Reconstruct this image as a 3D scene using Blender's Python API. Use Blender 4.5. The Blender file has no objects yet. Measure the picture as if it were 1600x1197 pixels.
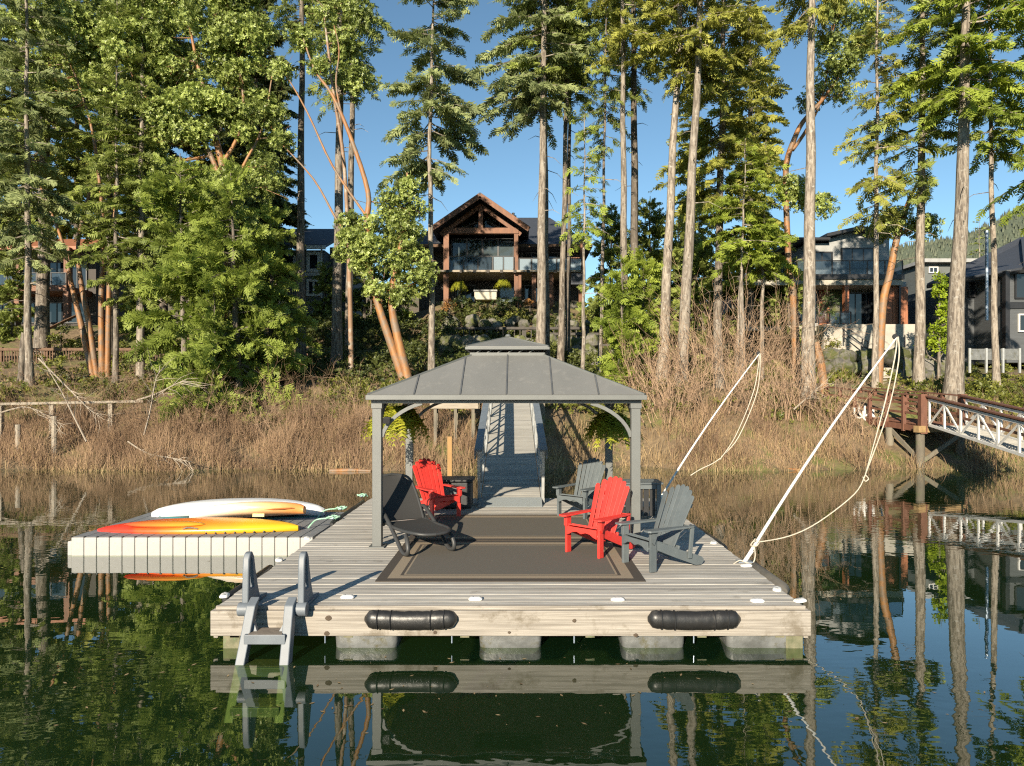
import bpy, bmesh, math, random
import numpy as np
from mathutils import Vector, Matrix
R = math.radians
random.seed(7)
rng = np.random.default_rng(11)

# ------------------------------------------------------------------ camera, sky, sun, exposure
scene = bpy.context.scene
col = scene.collection
F, CX, HY, CZ, DECK = 1100.0, 810.0, 617.0, 2.83, 0.48     # focal length and horizon of the photograph, eye height over the water
cam_d = bpy.data.cameras.new('camera')
cam = bpy.data.objects.new('camera', cam_d)
col.objects.link(cam)
cam.location = (0, 0, CZ)
cam.rotation_euler = (R(90), 0, 0)
cam_d.sensor_width = 36
cam_d.lens = F / 1600 * 36
cam_d.shift_x = -(CX - 800) / 1600
cam_d.shift_y = (HY - 598.5) / 1600
cam_d.clip_start = 0.1
cam_d.clip_end = 6000
scene.camera = cam

SUN_EL, SUN_AZ = 20.0, 19.0          # low winter sun behind the camera and to its left
world = bpy.data.worlds.new('World')
scene.world = world
world.use_nodes = True
wn = world.node_tree
bg = wn.nodes['Background']
sky = wn.nodes.new('ShaderNodeTexSky')
sky.sky_type = 'NISHITA'
sky.sun_disc = False
sky.sun_elevation = R(SUN_EL)
sky.sun_rotation = R(180 + SUN_AZ)
sky.air_density = 1.0
sky.altitude = 2000
sky.dust_density = 0.0
sky.ozone_density = 0.6
tint = wn.nodes.new('ShaderNodeMix')                # clear winter air: a slightly greener blue than the model's
tint.data_type = 'RGBA'
tint.blend_type = 'MULTIPLY'
tint.inputs[0].default_value = 1.0
tint.inputs[7].default_value = (0.80, 1.0, 1.0, 1)
wn.links.new(sky.outputs[0], tint.inputs[6])
wn.links.new(tint.outputs[2], bg.inputs[0])
bg.inputs[1].default_value = 0.083
sl = bpy.data.lights.new('sun', 'SUN')
sl.energy = 5.0
sl.angle = R(0.5)
sl.color = (1.0, 0.87, 0.68)
sun = bpy.data.objects.new('sun', sl)
col.objects.link(sun)
sd = Vector((math.sin(R(SUN_AZ)) * math.cos(R(SUN_EL)), math.cos(R(SUN_AZ)) * math.cos(R(SUN_EL)), -math.sin(R(SUN_EL))))
sun.rotation_euler = sd.to_track_quat('-Z', 'Y').to_euler()
sun.location = (-10, -30, 25)
scene.view_settings.view_transform = 'Standard'
scene.view_settings.look = 'None'
scene.view_settings.gamma = 1
scene.view_settings.use_curve_mapping = False
scene.view_settings.exposure = 0.95
scene.cycles.use_denoising = False
scene.cycles.filter_width = 1.2
scene.cycles.sample_clamp_indirect = 4.0
scene.cycles.max_bounces = 8
scene.cycles.diffuse_bounces = 3
scene.cycles.glossy_bounces = 4
scene.cycles.transparent_max_bounces = 12
scene.cycles.caustics_reflective = False
scene.cycles.caustics_refractive = False

# ------------------------------------------------------------------ helpers
def P(px, py, D):
    """point at distance D seen at that place of the 1600x1197 photograph"""
    return Vector(((px - CX) * D / F, D, CZ - (py - HY) * D / F))

def on_deck(px, py):
    D = F * (CZ - DECK) / (py - HY)
    return Vector(((px - CX) * D / F, D, DECK))

class MB:
    def __init__(self):
        self.v = []
        self.f = []
    def add(self, vs, fs):
        n = len(self.v)
        self.v += [tuple(p) for p in vs]
        self.f += [tuple(i + n for i in q) for q in fs]
        return self
    def box(self, x0, x1, y0, y1, z0, z1):
        vs = [(x, y, z) for z in (z0, z1) for y in (y0, y1) for x in (x0, x1)]
        return self.add(vs, [(0, 2, 3, 1), (4, 5, 7, 6), (0, 1, 5, 4), (2, 6, 7, 3), (0, 4, 6, 2), (1, 3, 7, 5)])
    def beam(self, p, q, w, h, up=(0, 0, 1)):
        p, q, up = Vector(p), Vector(q), Vector(up)
        d = (q - p).normalized()
        s = d.cross(up)
        if s.length < 1e-4:
            s = d.cross(Vector((0, 1, 0)))
        s.normalize()
        u = s.cross(d)
        vs = []
        for c in (p, q):
            for a, b in ((-1, -1), (1, -1), (1, 1), (-1, 1)):
                vs.append(c + s * (a * w / 2) + u * (b * h / 2))
        return self.add(vs, [(0, 1, 2, 3), (7, 6, 5, 4), (0, 4, 5, 1), (1, 5, 6, 2), (2, 6, 7, 3), (3, 7, 4, 0)])
    def tube(self, pts, rad, n=6, cap=True):
        pts = [Vector(p) for p in pts]
        if not hasattr(rad, '__len__'):
            rad = [rad] * len(pts)
        ref = Vector((0.3, 0.9, 0.2)) if abs((pts[-1] - pts[0]).normalized().y) < 0.8 else Vector((1, 0, 0.1))
        vs, fs = [], []
        for i, p in enumerate(pts):
            d = (pts[min(i + 1, len(pts) - 1)] - pts[max(i - 1, 0)]).normalized()
            s = d.cross(ref)
            if s.length < 1e-3:
                s = d.orthogonal()
            s.normalize()
            u = s.cross(d)
            for k in range(n):
                a = 2 * math.pi * k / n
                vs.append(p + (s * math.cos(a) + u * math.sin(a)) * rad[i])
        for i in range(len(pts) - 1):
            for k in range(n):
                a, b = i * n + k, i * n + (k + 1) % n
                fs.append((a, b, b + n, a + n))
        if cap:
            fs.append(tuple(range(n))[::-1])
            fs.append(tuple(range((len(pts) - 1) * n, len(pts) * n)))
        return self.add(vs, fs)
    def prism(self, outline, fn, t0, t1):
        """outline of (u,v) points extruded from t0 to t1; fn maps (u,v,t) to a point"""
        n = len(outline)
        vs = [fn(u, v, t0) for u, v in outline] + [fn(u, v, t1) for u, v in outline]
        fs = [tuple(range(n)), tuple(range(2 * n - 1, n - 1, -1))]
        for i in range(n):
            j = (i + 1) % n
            fs.append((i, i + n, j + n, j))
        return self.add(vs, fs)
    def ell(self, c, r, nu=12, nv=8, wob=0.0, seed=0):
        rr = random.Random(seed)
        vs, fs = [], []
        for j in range(nv + 1):
            th = math.pi * j / nv
            for i in range(nu):
                ph = 2 * math.pi * i / nu
                k = 1 + wob * rr.uniform(-1, 1)
                vs.append((c[0] + r[0] * k * math.sin(th) * math.cos(ph), c[1] + r[1] * k * math.sin(th) * math.sin(ph), c[2] + r[2] * k * math.cos(th)))
        for j in range(nv):
            for i in range(nu):
                a, b = j * nu + i, j * nu + (i + 1) % nu
                fs.append((a, a + nu, b + nu, b))
        return self.add(vs, fs)
    def loft(self, rings, cap=True):
        n = len(rings[0])
        vs = [p for r_ in rings for p in r_]
        fs = []
        for i in range(len(rings) - 1):
            for k in range(n):
                a, b = i * n + k, i * n + (k + 1) % n
                fs.append((a, b, b + n, a + n))
        if cap:
            fs.append(tuple(range(n))[::-1])
            fs.append(tuple(range((len(rings) - 1) * n, len(rings) * n)))
        return self.add(vs, fs)
    def mesh(self, name, m, off=None, smooth=None):
        me = bpy.data.meshes.new(name)
        vs = self.v if off is None else [(x - off[0], y - off[1], z - off[2]) for x, y, z in self.v]
        me.from_pydata(vs, [], self.f)
        bm = bmesh.new()
        bm.from_mesh(me)
        bmesh.ops.recalc_face_normals(bm, faces=bm.faces)
        bm.to_mesh(me)
        bm.free()
        if smooth is not None:
            me.shade_smooth()
            me.set_sharp_from_angle(angle=R(smooth))
        if m is not None:
            me.materials.append(m)
        return me

def link(name, me, parent=None):
    o = bpy.data.objects.new(name, me)
    col.objects.link(o)
    if parent is not None:
        o.parent = parent
    return o

def world_off(parent):
    v = Vector((0, 0, 0))
    while parent is not None:
        v += parent.location
        parent = parent.parent
    return v

def part(name, mb, m, parent, smooth=None, bevel=0.0, w=False, label=None):
    """a part; w=True when the shape was given in world coordinates"""
    o = link(name, mb.mesh(name, m, world_off(parent) if w else None, smooth), parent)
    if bevel:
        b = o.modifiers.new('bevel', 'BEVEL')
        b.width = bevel
        b.segments = 2
        b.limit_method = 'ANGLE'
    if label:
        o['label'] = label
    return o

def tag(o, label=None, cat=None, group=None, kind=None):
    if label: o['label'] = label
    if cat: o['category'] = cat
    if group: o['group'] = group
    if kind: o['kind'] = kind
    return o

def thing(name, label, cat, loc=(0, 0, 0), rz=0.0, group=None):
    o = bpy.data.objects.new(name, None)
    o.empty_display_size = 0.2
    col.objects.link(o)
    o.location = loc
    o.rotation_euler = (0, 0, rz)
    return tag(o, label, cat, group)

def dup(root, loc, rz=None, label=None, group=None, scale=None):
    r = root.copy()
    col.objects.link(r)
    r.location = loc
    if rz is not None: r.rotation_euler = (0, 0, rz)
    if scale is not None: r.scale = scale
    if label: r['label'] = label
    if group: r['group'] = group
    for ch in list(root.children):
        c = ch.copy()
        col.objects.link(c)
        c.parent = r
        for g in list(ch.children):
            d = g.copy()
            col.objects.link(d)
            d.parent = c
    return r

def tri_mesh(name, verts, faces, m, tone=None):
    """fast mesh from numpy arrays of vertices and triangles"""
    me = bpy.data.meshes.new(name)
    nv, nf = len(verts), len(faces)
    me.vertices.add(nv)
    me.vertices.foreach_set('co', np.ascontiguousarray(verts, dtype=np.float32).ravel())
    me.loops.add(nf * 3)
    me.loops.foreach_set('vertex_index', np.ascontiguousarray(faces, dtype=np.int32).ravel())
    me.polygons.add(nf)
    me.polygons.foreach_set('loop_start', np.arange(0, nf * 3, 3, dtype=np.int32))
    me.update(calc_edges=True)
    if tone is not None:
        at = me.attributes.new('tone', 'FLOAT', 'POINT')
        at.data.foreach_set('value', np.ascontiguousarray(tone, dtype=np.float32))
    me.materials.append(m)
    return me

# ------------------------------------------------------------------ materials
MATS = {}
def new_mat(name):
    m = bpy.data.materials.new(name)
    m.use_nodes = True
    nt = m.node_tree
    MATS[name] = m
    return m, nt, nt.nodes['Principled BSDF'], nt.links

def mat(name, c1, c2=None, scale=4.0, stretch=(1, 1, 1), rough=0.7, bump=0.0, bscale=None, orand=0.0, c3=None, c3at=0.62, c3scale=2.0, spec=0.5, metal=0.0, detail=5, coord='Object', ramp=(0.32, 0.68)):
    """procedural surface: two tones mixed by stretched noise, optional third tone in patches, bump, variation per object"""
    m, nt, b, L = new_mat(name)
    N = nt.nodes
    tc = N.new('ShaderNodeTexCoord')
    mp = N.new('ShaderNodeMapping')
    mp.inputs['Scale'].default_value = stretch
    src = tc.outputs[coord]
    oi = None
    if orand:
        oi = N.new('ShaderNodeObjectInfo')
        va = N.new('ShaderNodeVectorMath')
        va.operation = 'MULTIPLY_ADD'
        cb = N.new('ShaderNodeCombineXYZ')
        for k in range(3):
            L.new(oi.outputs['Random'], cb.inputs[k])
        va.inputs[1].default_value = (37.0, 53.0, 71.0)
        L.new(cb.outputs[0], va.inputs[0])
        L.new(src, va.inputs[2])
        src = va.outputs[0]
    L.new(src, mp.inputs['Vector'])
    no = N.new('ShaderNodeTexNoise')
    no.inputs['Scale'].default_value = scale
    no.inputs['Detail'].default_value = detail
    no.inputs['Roughness'].default_value = 0.62
    L.new(mp.outputs[0], no.inputs['Vector'])
    c2 = c2 or tuple(x * 0.75 for x in c1)
    rp = N.new('ShaderNodeValToRGB')
    rp.color_ramp.elements[0].position = ramp[0]
    rp.color_ramp.elements[1].position = ramp[1]
    rp.color_ramp.elements[0].color = (*c2, 1)
    rp.color_ramp.elements[1].color = (*c1, 1)
    L.new(no.outputs['Fac'], rp.inputs[0])
    out = rp.outputs[0]
    if c3:
        n3 = N.new('ShaderNodeTexNoise')
        n3.inputs['Scale'].default_value = c3scale
        n3.inputs['Detail'].default_value = 6
        n3.inputs['Roughness'].default_value = 0.7
        L.new(src, n3.inputs['Vector'])
        r3 = N.new('ShaderNodeValToRGB')
        r3.color_ramp.elements[0].position = c3at - 0.06
        r3.color_ramp.elements[1].position = c3at + 0.06
        L.new(n3.outputs['Fac'], r3.inputs[0])
        mx = N.new('ShaderNodeMix')
        mx.data_type = 'RGBA'
        L.new(r3.outputs[0], mx.inputs[0])
        L.new(out, mx.inputs[6])
        mx.inputs[7].default_value = (*c3, 1)
        out = mx.outputs[2]
    if orand:
        hs = N.new('ShaderNodeHueSaturation')
        mr = N.new('ShaderNodeMapRange')
        mr.inputs[3].default_value = 1 - orand
        mr.inputs[4].default_value = 1 + orand
        L.new(oi.outputs['Random'], mr.inputs[0])
        L.new(mr.outputs[0], hs.inputs['Value'])
        L.new(out, hs.inputs['Color'])
        out = hs.outputs[0]
    L.new(out, b.inputs['Base Color'])
    b.inputs['Roughness'].default_value = rough
    b.inputs['Metallic'].default_value = metal
    b.inputs['Specular IOR Level'].default_value = spec
    if bump:
        bp = N.new('ShaderNodeBump')
        bp.inputs['Strength'].default_value = 1.0
        bp.inputs['Distance'].default_value = bump
        if bscale:
            nb = N.new('ShaderNodeTexNoise')
            nb.inputs['Scale'].default_value = bscale
            nb.inputs['Detail'].default_value = 5
            L.new(mp.outputs[0], nb.inputs['Vector'])
            L.new(nb.outputs['Fac'], bp.inputs['Height'])
        else:
            L.new(no.outputs['Fac'], bp.inputs['Height'])
        L.new(bp.outputs[0], b.inputs['Normal'])
    return m

def leaf_mat(name, dark, light, trans=0.32, rough=0.55, spec=0.3, nscale=0.35):
    """leaves: tone of each leaf from the mesh, slow drift through the crown, some light passing through"""
    m, nt, b, L = new_mat(name)
    N = nt.nodes
    at = N.new('ShaderNodeAttribute')
    at.attribute_name = 'tone'
    tc = N.new('ShaderNodeTexCoord')
    no = N.new('ShaderNodeTexNoise')
    no.inputs['Scale'].default_value = nscale
    no.inputs['Detail'].default_value = 3
    L.new(tc.outputs['Object'], no.inputs['Vector'])
    ad = N.new('ShaderNodeMath')
    ad.operation = 'MULTIPLY_ADD'
    ad.inputs[1].default_value = 0.75
    ad.inputs[2].default_value = -0.28
    L.new(no.outputs['Fac'], ad.inputs[0])
    a2 = N.new('ShaderNodeMath')
    a2.operation = 'ADD'
    a2.use_clamp = True
    L.new(at.outputs['Fac'], a2.inputs[0])
    L.new(ad.outputs[0], a2.inputs[1])
    rp = N.new('ShaderNodeValToRGB')
    rp.color_ramp.elements[0].position = 0.05
    rp.color_ramp.elements[1].position = 0.95
    rp.color_ramp.elements[0].color = (*dark, 1)
    rp.color_ramp.elements[1].color = (*light, 1)
    L.new(a2.outputs[0], rp.inputs[0])
    L.new(rp.outputs[0], b.inputs['Base Color'])
    b.inputs['Roughness'].default_value = rough
    b.inputs['Specular IOR Level'].default_value = spec
    tr = N.new('ShaderNodeBsdfTranslucent')
    L.new(rp.outputs[0], tr.inputs['Color'])
    mx = N.new('ShaderNodeMixShader')
    mx.inputs[0].default_value = trans
    L.new(b.outputs[0], mx.inputs[1])
    L.new(tr.outputs[0], mx.inputs[2])
    L.new(mx.outputs[0], N['Material Output'].inputs['Surface'])
    return m

def glass_mat(name, tint=(0.02, 0.025, 0.03), rough=0.02, see=0.0, seecol=(0.8, 0.85, 0.85), frost=None):
    m, nt, b, L = new_mat(name)
    b.inputs['Base Color'].default_value = (*tint, 1)
    b.inputs['Roughness'].default_value = rough
    b.inputs['IOR'].default_value = 1.6
    if see:
        tr = nt.nodes.new('ShaderNodeBsdfTransparent')
        tr.inputs[0].default_value = (*seecol, 1)
        mx = nt.nodes.new('ShaderNodeMixShader')
        mx.inputs[0].default_value = see
        L.new(b.outputs[0], mx.inputs[1])
        L.new(tr.outputs[0], mx.inputs[2])
        L.new(mx.outputs[0], nt.nodes['Material Output'].inputs['Surface'])
    return m

m_deck = mat('weathered deck wood', (0.50, 0.475, 0.425), (0.26, 0.242, 0.212), 3.2, (0.5, 14, 14), 0.85, 0.004, orand=0.16, c3=(0.22, 0.205, 0.175), c3at=0.66, c3scale=1.6)
m_beam = mat('bleached beam wood', (0.385, 0.352, 0.305), (0.20, 0.178, 0.15), 3.4, (0.35, 13, 13), 0.88, 0.006, orand=0.06, c3=(0.17, 0.145, 0.11), c3at=0.60, c3scale=2.2)
m_endwood = mat('wet green timber', (0.22, 0.20, 0.13), (0.10, 0.11, 0.06), 9, (1, 1, 1), 0.8, 0.004, c3=(0.12, 0.2, 0.09), c3scale=8)
m_knot = mat('dark knot', (0.10, 0.075, 0.05), (0.05, 0.035, 0.025), 30, rough=0.9)
m_gaz = mat('grey powder coated aluminium', (0.135, 0.142, 0.136), (0.115, 0.121, 0.117), 3, rough=0.5)
m_roof = mat('grey steel roof panel', (0.172, 0.172, 0.164), (0.148, 0.149, 0.142), 1.2, (1, 0.4, 0.4), 0.5, c3=(0.183, 0.181, 0.17), c3at=0.6, c3scale=5)
m_seam = mat('roof seam', (0.10, 0.105, 0.11), rough=0.5)
m_red = mat('red painted plastic lumber', (0.66, 0.048, 0.036), (0.56, 0.036, 0.028), 5, rough=0.45, orand=0.12)
m_grey = mat('slate grey plastic lumber', (0.115, 0.132, 0.138), (0.088, 0.104, 0.11), 5, rough=0.48, orand=0.13)
m_lounge = mat('charcoal resin', (0.045, 0.046, 0.046), (0.035, 0.036, 0.037), 6, rough=0.5)
m_sling = mat('woven charcoal sling', (0.040, 0.039, 0.037), (0.022, 0.022, 0.022), 170, (1, 1, 1), 0.75, 0.0015)
m_rug = mat('dark woven rug', (0.125, 0.112, 0.091), (0.078, 0.070, 0.057), 120, (1, 1, 1), 0.95, 0.002)
m_rugd = mat('rug dark border', (0.062, 0.050, 0.038), (0.042, 0.034, 0.027), 120, rough=0.95, bump=0.002)
m_rugl = mat('rug beige band', (0.30, 0.24, 0.165), (0.21, 0.168, 0.118), 110, rough=0.95, bump=0.002)
m_fender = mat('black vinyl', (0.022, 0.021, 0.02), (0.014, 0.014, 0.014), 6, rough=0.38, bump=0.006, bscale=9, c3=(0.05, 0.048, 0.044), c3at=0.64, c3scale=6)
m_black = mat('black plastic', (0.018, 0.018, 0.019), rough=0.5)
m_cover = mat('black weatherproof fabric', (0.03, 0.031, 0.033), (0.018, 0.018, 0.02), 5, rough=0.6, bump=0.012, bscale=5)
m_tub = mat('grey float plastic', (0.19, 0.197, 0.195), (0.10, 0.104, 0.10), 4, rough=0.42, bump=0.02, bscale=5, c3=(0.1, 0.095, 0.06), c3at=0.6, c3scale=6)
m_ladder = mat('grey ladder plastic', (0.15, 0.172, 0.195), (0.115, 0.133, 0.153), 5, rough=0.5)
m_tread = mat('worn grey brown tread', (0.24, 0.2, 0.16), (0.13, 0.11, 0.09), 14, (1, 6, 1), 0.8, 0.003)
m_white = mat('white plastic', (0.78, 0.77, 0.74), (0.66, 0.65, 0.62), 12, rough=0.4)
m_fibre = mat('white fibreglass', (0.74, 0.73, 0.70), (0.62, 0.61, 0.57), 5, rough=0.4)
m_rope = mat('cream rope', (0.58, 0.53, 0.43), (0.42, 0.37, 0.29), 60, rough=0.9, bump=0.004)
m_rope2 = mat('green flecked rope', (0.45, 0.62, 0.5), (0.12, 0.35, 0.22), 45, rough=0.9, bump=0.004)
m_raft = mat('pale grey cube float', (0.42, 0.41, 0.385), (0.34, 0.33, 0.31), 2.5, rough=0.6, c3=(0.26, 0.24, 0.19), c3at=0.62, c3scale=3)
m_rafttop = mat('grey float decking', (0.22, 0.225, 0.23), (0.16, 0.165, 0.17), 5, rough=0.7, bump=0.002, bscale=60)
m_hullw = mat('white hull', (0.78, 0.79, 0.80), (0.7, 0.71, 0.72), 3, rough=0.3)
m_teal = mat('teal gunwale', (0.03, 0.16, 0.17), rough=0.5)
m_alu = mat('dull aluminium', (0.46, 0.47, 0.46), (0.36, 0.37, 0.36), 8, rough=0.5, metal=0.35)
m_rail = mat('blue grey handrail', (0.17, 0.20, 0.225), (0.13, 0.155, 0.18), 6, rough=0.5)
m_plate = mat('ribbed ramp plate', (0.30, 0.33, 0.33), (0.22, 0.24, 0.245), 90, (1, 0.02, 1), 0.5, 0.006)
m_gdeck = mat('pale gangway boards', (0.40, 0.385, 0.345), (0.29, 0.28, 0.25), 3.0, (0.8, 9, 9), 0.85, 0.003, orand=0.12)
m_brown = mat('brown stained timber', (0.17, 0.075, 0.045), (0.11, 0.048, 0.03), 5, (1, 1, 0.4), 0.7, 0.002, orand=0.08)
m_pile = mat('old pile timber', (0.20, 0.175, 0.13), (0.12, 0.105, 0.08), 5, (1, 1, 0.3), 0.85, 0.006, orand=0.1, c3=(0.11, 0.13, 0.06), c3at=0.62)
m_cedar = mat('orange cedar timber', (0.21, 0.086, 0.037), (0.115, 0.048, 0.023), 4, (1, 1, 0.3), 0.6, 0.003, orand=0.1)
m_cedarpanel = mat('red brown cedar cladding', (0.36, 0.14, 0.068), (0.22, 0.085, 0.042), 3, (5, 5, 0.4), 0.6, 0.002, orand=0.15)
m_slate = mat('dark blue grey shingles', (0.050, 0.058, 0.075), (0.028, 0.033, 0.044), 7, (1, 3, 3), 0.65, 0.01)
m_darkwall = mat('dark brown siding', (0.055, 0.045, 0.038), (0.04, 0.033, 0.028), 2, (1, 1, 8), 0.7, 0.004)
m_greywall = mat('grey green siding', (0.13, 0.142, 0.138), (0.10, 0.11, 0.107), 2, (1, 1, 8), 0.75)
m_board = mat('charcoal lap siding', (0.085, 0.092, 0.098), (0.062, 0.067, 0.072), 2, (0.4, 1, 6), 0.7, 0.003)
m_lightgrey = mat('light grey panel', (0.34, 0.345, 0.34), (0.27, 0.275, 0.27), 2, rough=0.7)
m_trim = mat('white painted trim', (0.66, 0.65, 0.62), (0.58, 0.57, 0.54), 5, rough=0.5)
m_bframe = mat('black window frame', (0.022, 0.022, 0.024), rough=0.45)
m_conc = mat('poured concrete', (0.44, 0.41, 0.35), (0.33, 0.305, 0.26), 1.6, rough=0.85, bump=0.004, bscale=14, c3=(0.26, 0.25, 0.2), c3at=0.62, c3scale=0.9)
m_stone = mat('grey granite', (0.22, 0.205, 0.18), (0.10, 0.095, 0.085), 2.6, rough=0.95, bump=0.05, bscale=4, orand=0.3, c3=(0.085, 0.095, 0.03), c3at=0.5, c3scale=1.4)
m_fence = mat('brown fence wood', (0.15, 0.085, 0.05), (0.09, 0.052, 0.03), 4, (1, 1, 0.4), 0.8, 0.003, orand=0.15)
m_greyfence = mat('dark grey rail wood', (0.085, 0.075, 0.065), (0.05, 0.045, 0.04), 4, rough=0.8)
m_plank = mat('silver board', (0.38, 0.33, 0.26), (0.25, 0.215, 0.17), 4, (0.4, 6, 6), 0.9, 0.003)
m_bleach = mat('bleached bare branch', (0.38, 0.325, 0.255), (0.25, 0.21, 0.165), 6, rough=0.9)
m_terracotta = mat('orange cushion', (0.55, 0.17, 0.04), rough=0.8)
m_pot = mat('dark basket', (0.05, 0.035, 0.025), (0.03, 0.02, 0.015), 30, rough=0.9, bump=0.01)
m_galv = mat('galvanised pipe', (0.30, 0.36, 0.44), (0.24, 0.29, 0.36), 5, rough=0.4, metal=0.5)
m_glass = glass_mat('dark window glass')
m_pane = glass_mat('clear window glass', (0.10, 0.13, 0.14), 0.03, 0.55, (0.75, 0.8, 0.8))
m_frost = glass_mat('pale glass rail', (0.30, 0.37, 0.42), 0.12, 0.35, (0.75, 0.82, 0.85))
m_railglass = glass_mat('clear glass rail', (0.07, 0.10, 0.13), 0.02, 0.6, (0.8, 0.86, 0.9))
m_tubpale = mat('cream tub side', (0.50, 0.47, 0.38), (0.4, 0.37, 0.3), 3, rough=0.7)

def bark(name, a, b_, c, cat=0.57, cs=1.6, bump=0.035):
    return mat(name, a, b_, 5.0, (2.2, 2.2, 0.4), 0.9, bump, ramp=(0.40, 0.60), c3=c, c3at=cat, c3scale=cs, orand=0.12)
m_bark = bark('grey fir bark', (0.24, 0.205, 0.165), (0.075, 0.06, 0.047), (0.31, 0.29, 0.25), 0.62, 5)
m_barkpale = bark('pale lichen bark', (0.32, 0.275, 0.22), (0.125, 0.102, 0.08), (0.37, 0.345, 0.30), 0.62, 6.0)
m_barkdark = bark('dark fir bark', (0.15, 0.125, 0.10), (0.07, 0.058, 0.046), (0.24, 0.225, 0.19), 0.62, 3)
m_arb = mat('orange peeling bark', (0.36, 0.17, 0.055), (0.20, 0.09, 0.036), 2.6, (2, 2, 0.5), 0.6, 0.012, c3=(0.19, 0.135, 0.09), c3at=0.51, c3scale=1.7, orand=0.1)
m_arbdull = mat('brown grey smooth bark', (0.28, 0.17, 0.10), (0.17, 0.105, 0.065), 2.0, (1.5, 1.5, 0.5), 0.65, 0.01, c3=(0.30, 0.27, 0.22), c3at=0.56, c3scale=1.5, orand=0.1)
m_twig = leaf_mat('bare twig', (0.16, 0.10, 0.07), (0.42, 0.30, 0.20), 0.0, 0.9, 0.1, 0.3)
m_reed = leaf_mat('dry reed', (0.15, 0.095, 0.056), (0.48, 0.355, 0.195), 0.25, 0.9, 0.1, 0.5)
m_brush = leaf_mat('purple brown brush', (0.118, 0.074, 0.050), (0.335, 0.228, 0.142), 0.1, 0.9, 0.1, 0.4)
m_fir = leaf_mat('fir needles', (0.075, 0.100, 0.026), (0.315, 0.37, 0.09))
m_firblue = leaf_mat('blue green fir needles', (0.080, 0.108, 0.045), (0.35, 0.40, 0.165))
m_firyel = leaf_mat('olive fir needles', (0.105, 0.125, 0.024), (0.40, 0.405, 0.085))
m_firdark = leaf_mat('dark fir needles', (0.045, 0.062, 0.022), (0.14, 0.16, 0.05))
m_bright = leaf_mat('bright green needles', (0.10, 0.15, 0.022), (0.33, 0.40, 0.06), 0.3)
m_cedarleaf = leaf_mat('fresh green cedar spray', (0.085, 0.120, 0.018), (0.315, 0.385, 0.075), 0.35)
m_lime = leaf_mat('lime cypress leaf', (0.12, 0.20, 0.012), (0.33, 0.42, 0.03), 0.3)
m_arbleaf = leaf_mat('glossy broad leaf', (0.105, 0.14, 0.030), (0.40, 0.475, 0.125), 0.25, 0.42, 0.5)
m_shrub = leaf_mat('low shrub leaf', (0.035, 0.055, 0.012), (0.20, 0.21, 0.035), 0.25, 0.5, 0.4, 0.6)
m_shrubdark = leaf_mat('dark hedge leaf', (0.015, 0.03, 0.010), (0.06, 0.09, 0.022), 0.2, 0.5, 0.4, 0.6)
m_shrubbrown = leaf_mat('rusty shrub leaf', (0.14, 0.06, 0.02), (0.36, 0.19, 0.06), 0.2, 0.7, 0.2, 0.6)
m_fern = leaf_mat('fern frond', (0.08, 0.12, 0.012), (0.42, 0.42, 0.04), 0.35, 0.55, 0.3, 1.5)

# ground litter
m_ground = mat('forest floor', (0.21, 0.15, 0.085), (0.105, 0.075, 0.045), 3.0, (1, 1, 1), 0.95, 0.06, bscale=6, c3=(0.125, 0.135, 0.035), c3at=0.55, c3scale=0.35)
m_hill = mat('wooded hill', (0.10, 0.12, 0.08), (0.06, 0.075, 0.05), 0.35, (1, 1, 0.5), 0.95, 1.5, detail=8)  # distance haze is put into this colour: a greyed, less saturated green
m_bed = mat('green lake bed', (0.004, 0.016, 0.006), (0.0025, 0.010, 0.004), 0.8, rough=0.95)

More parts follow.
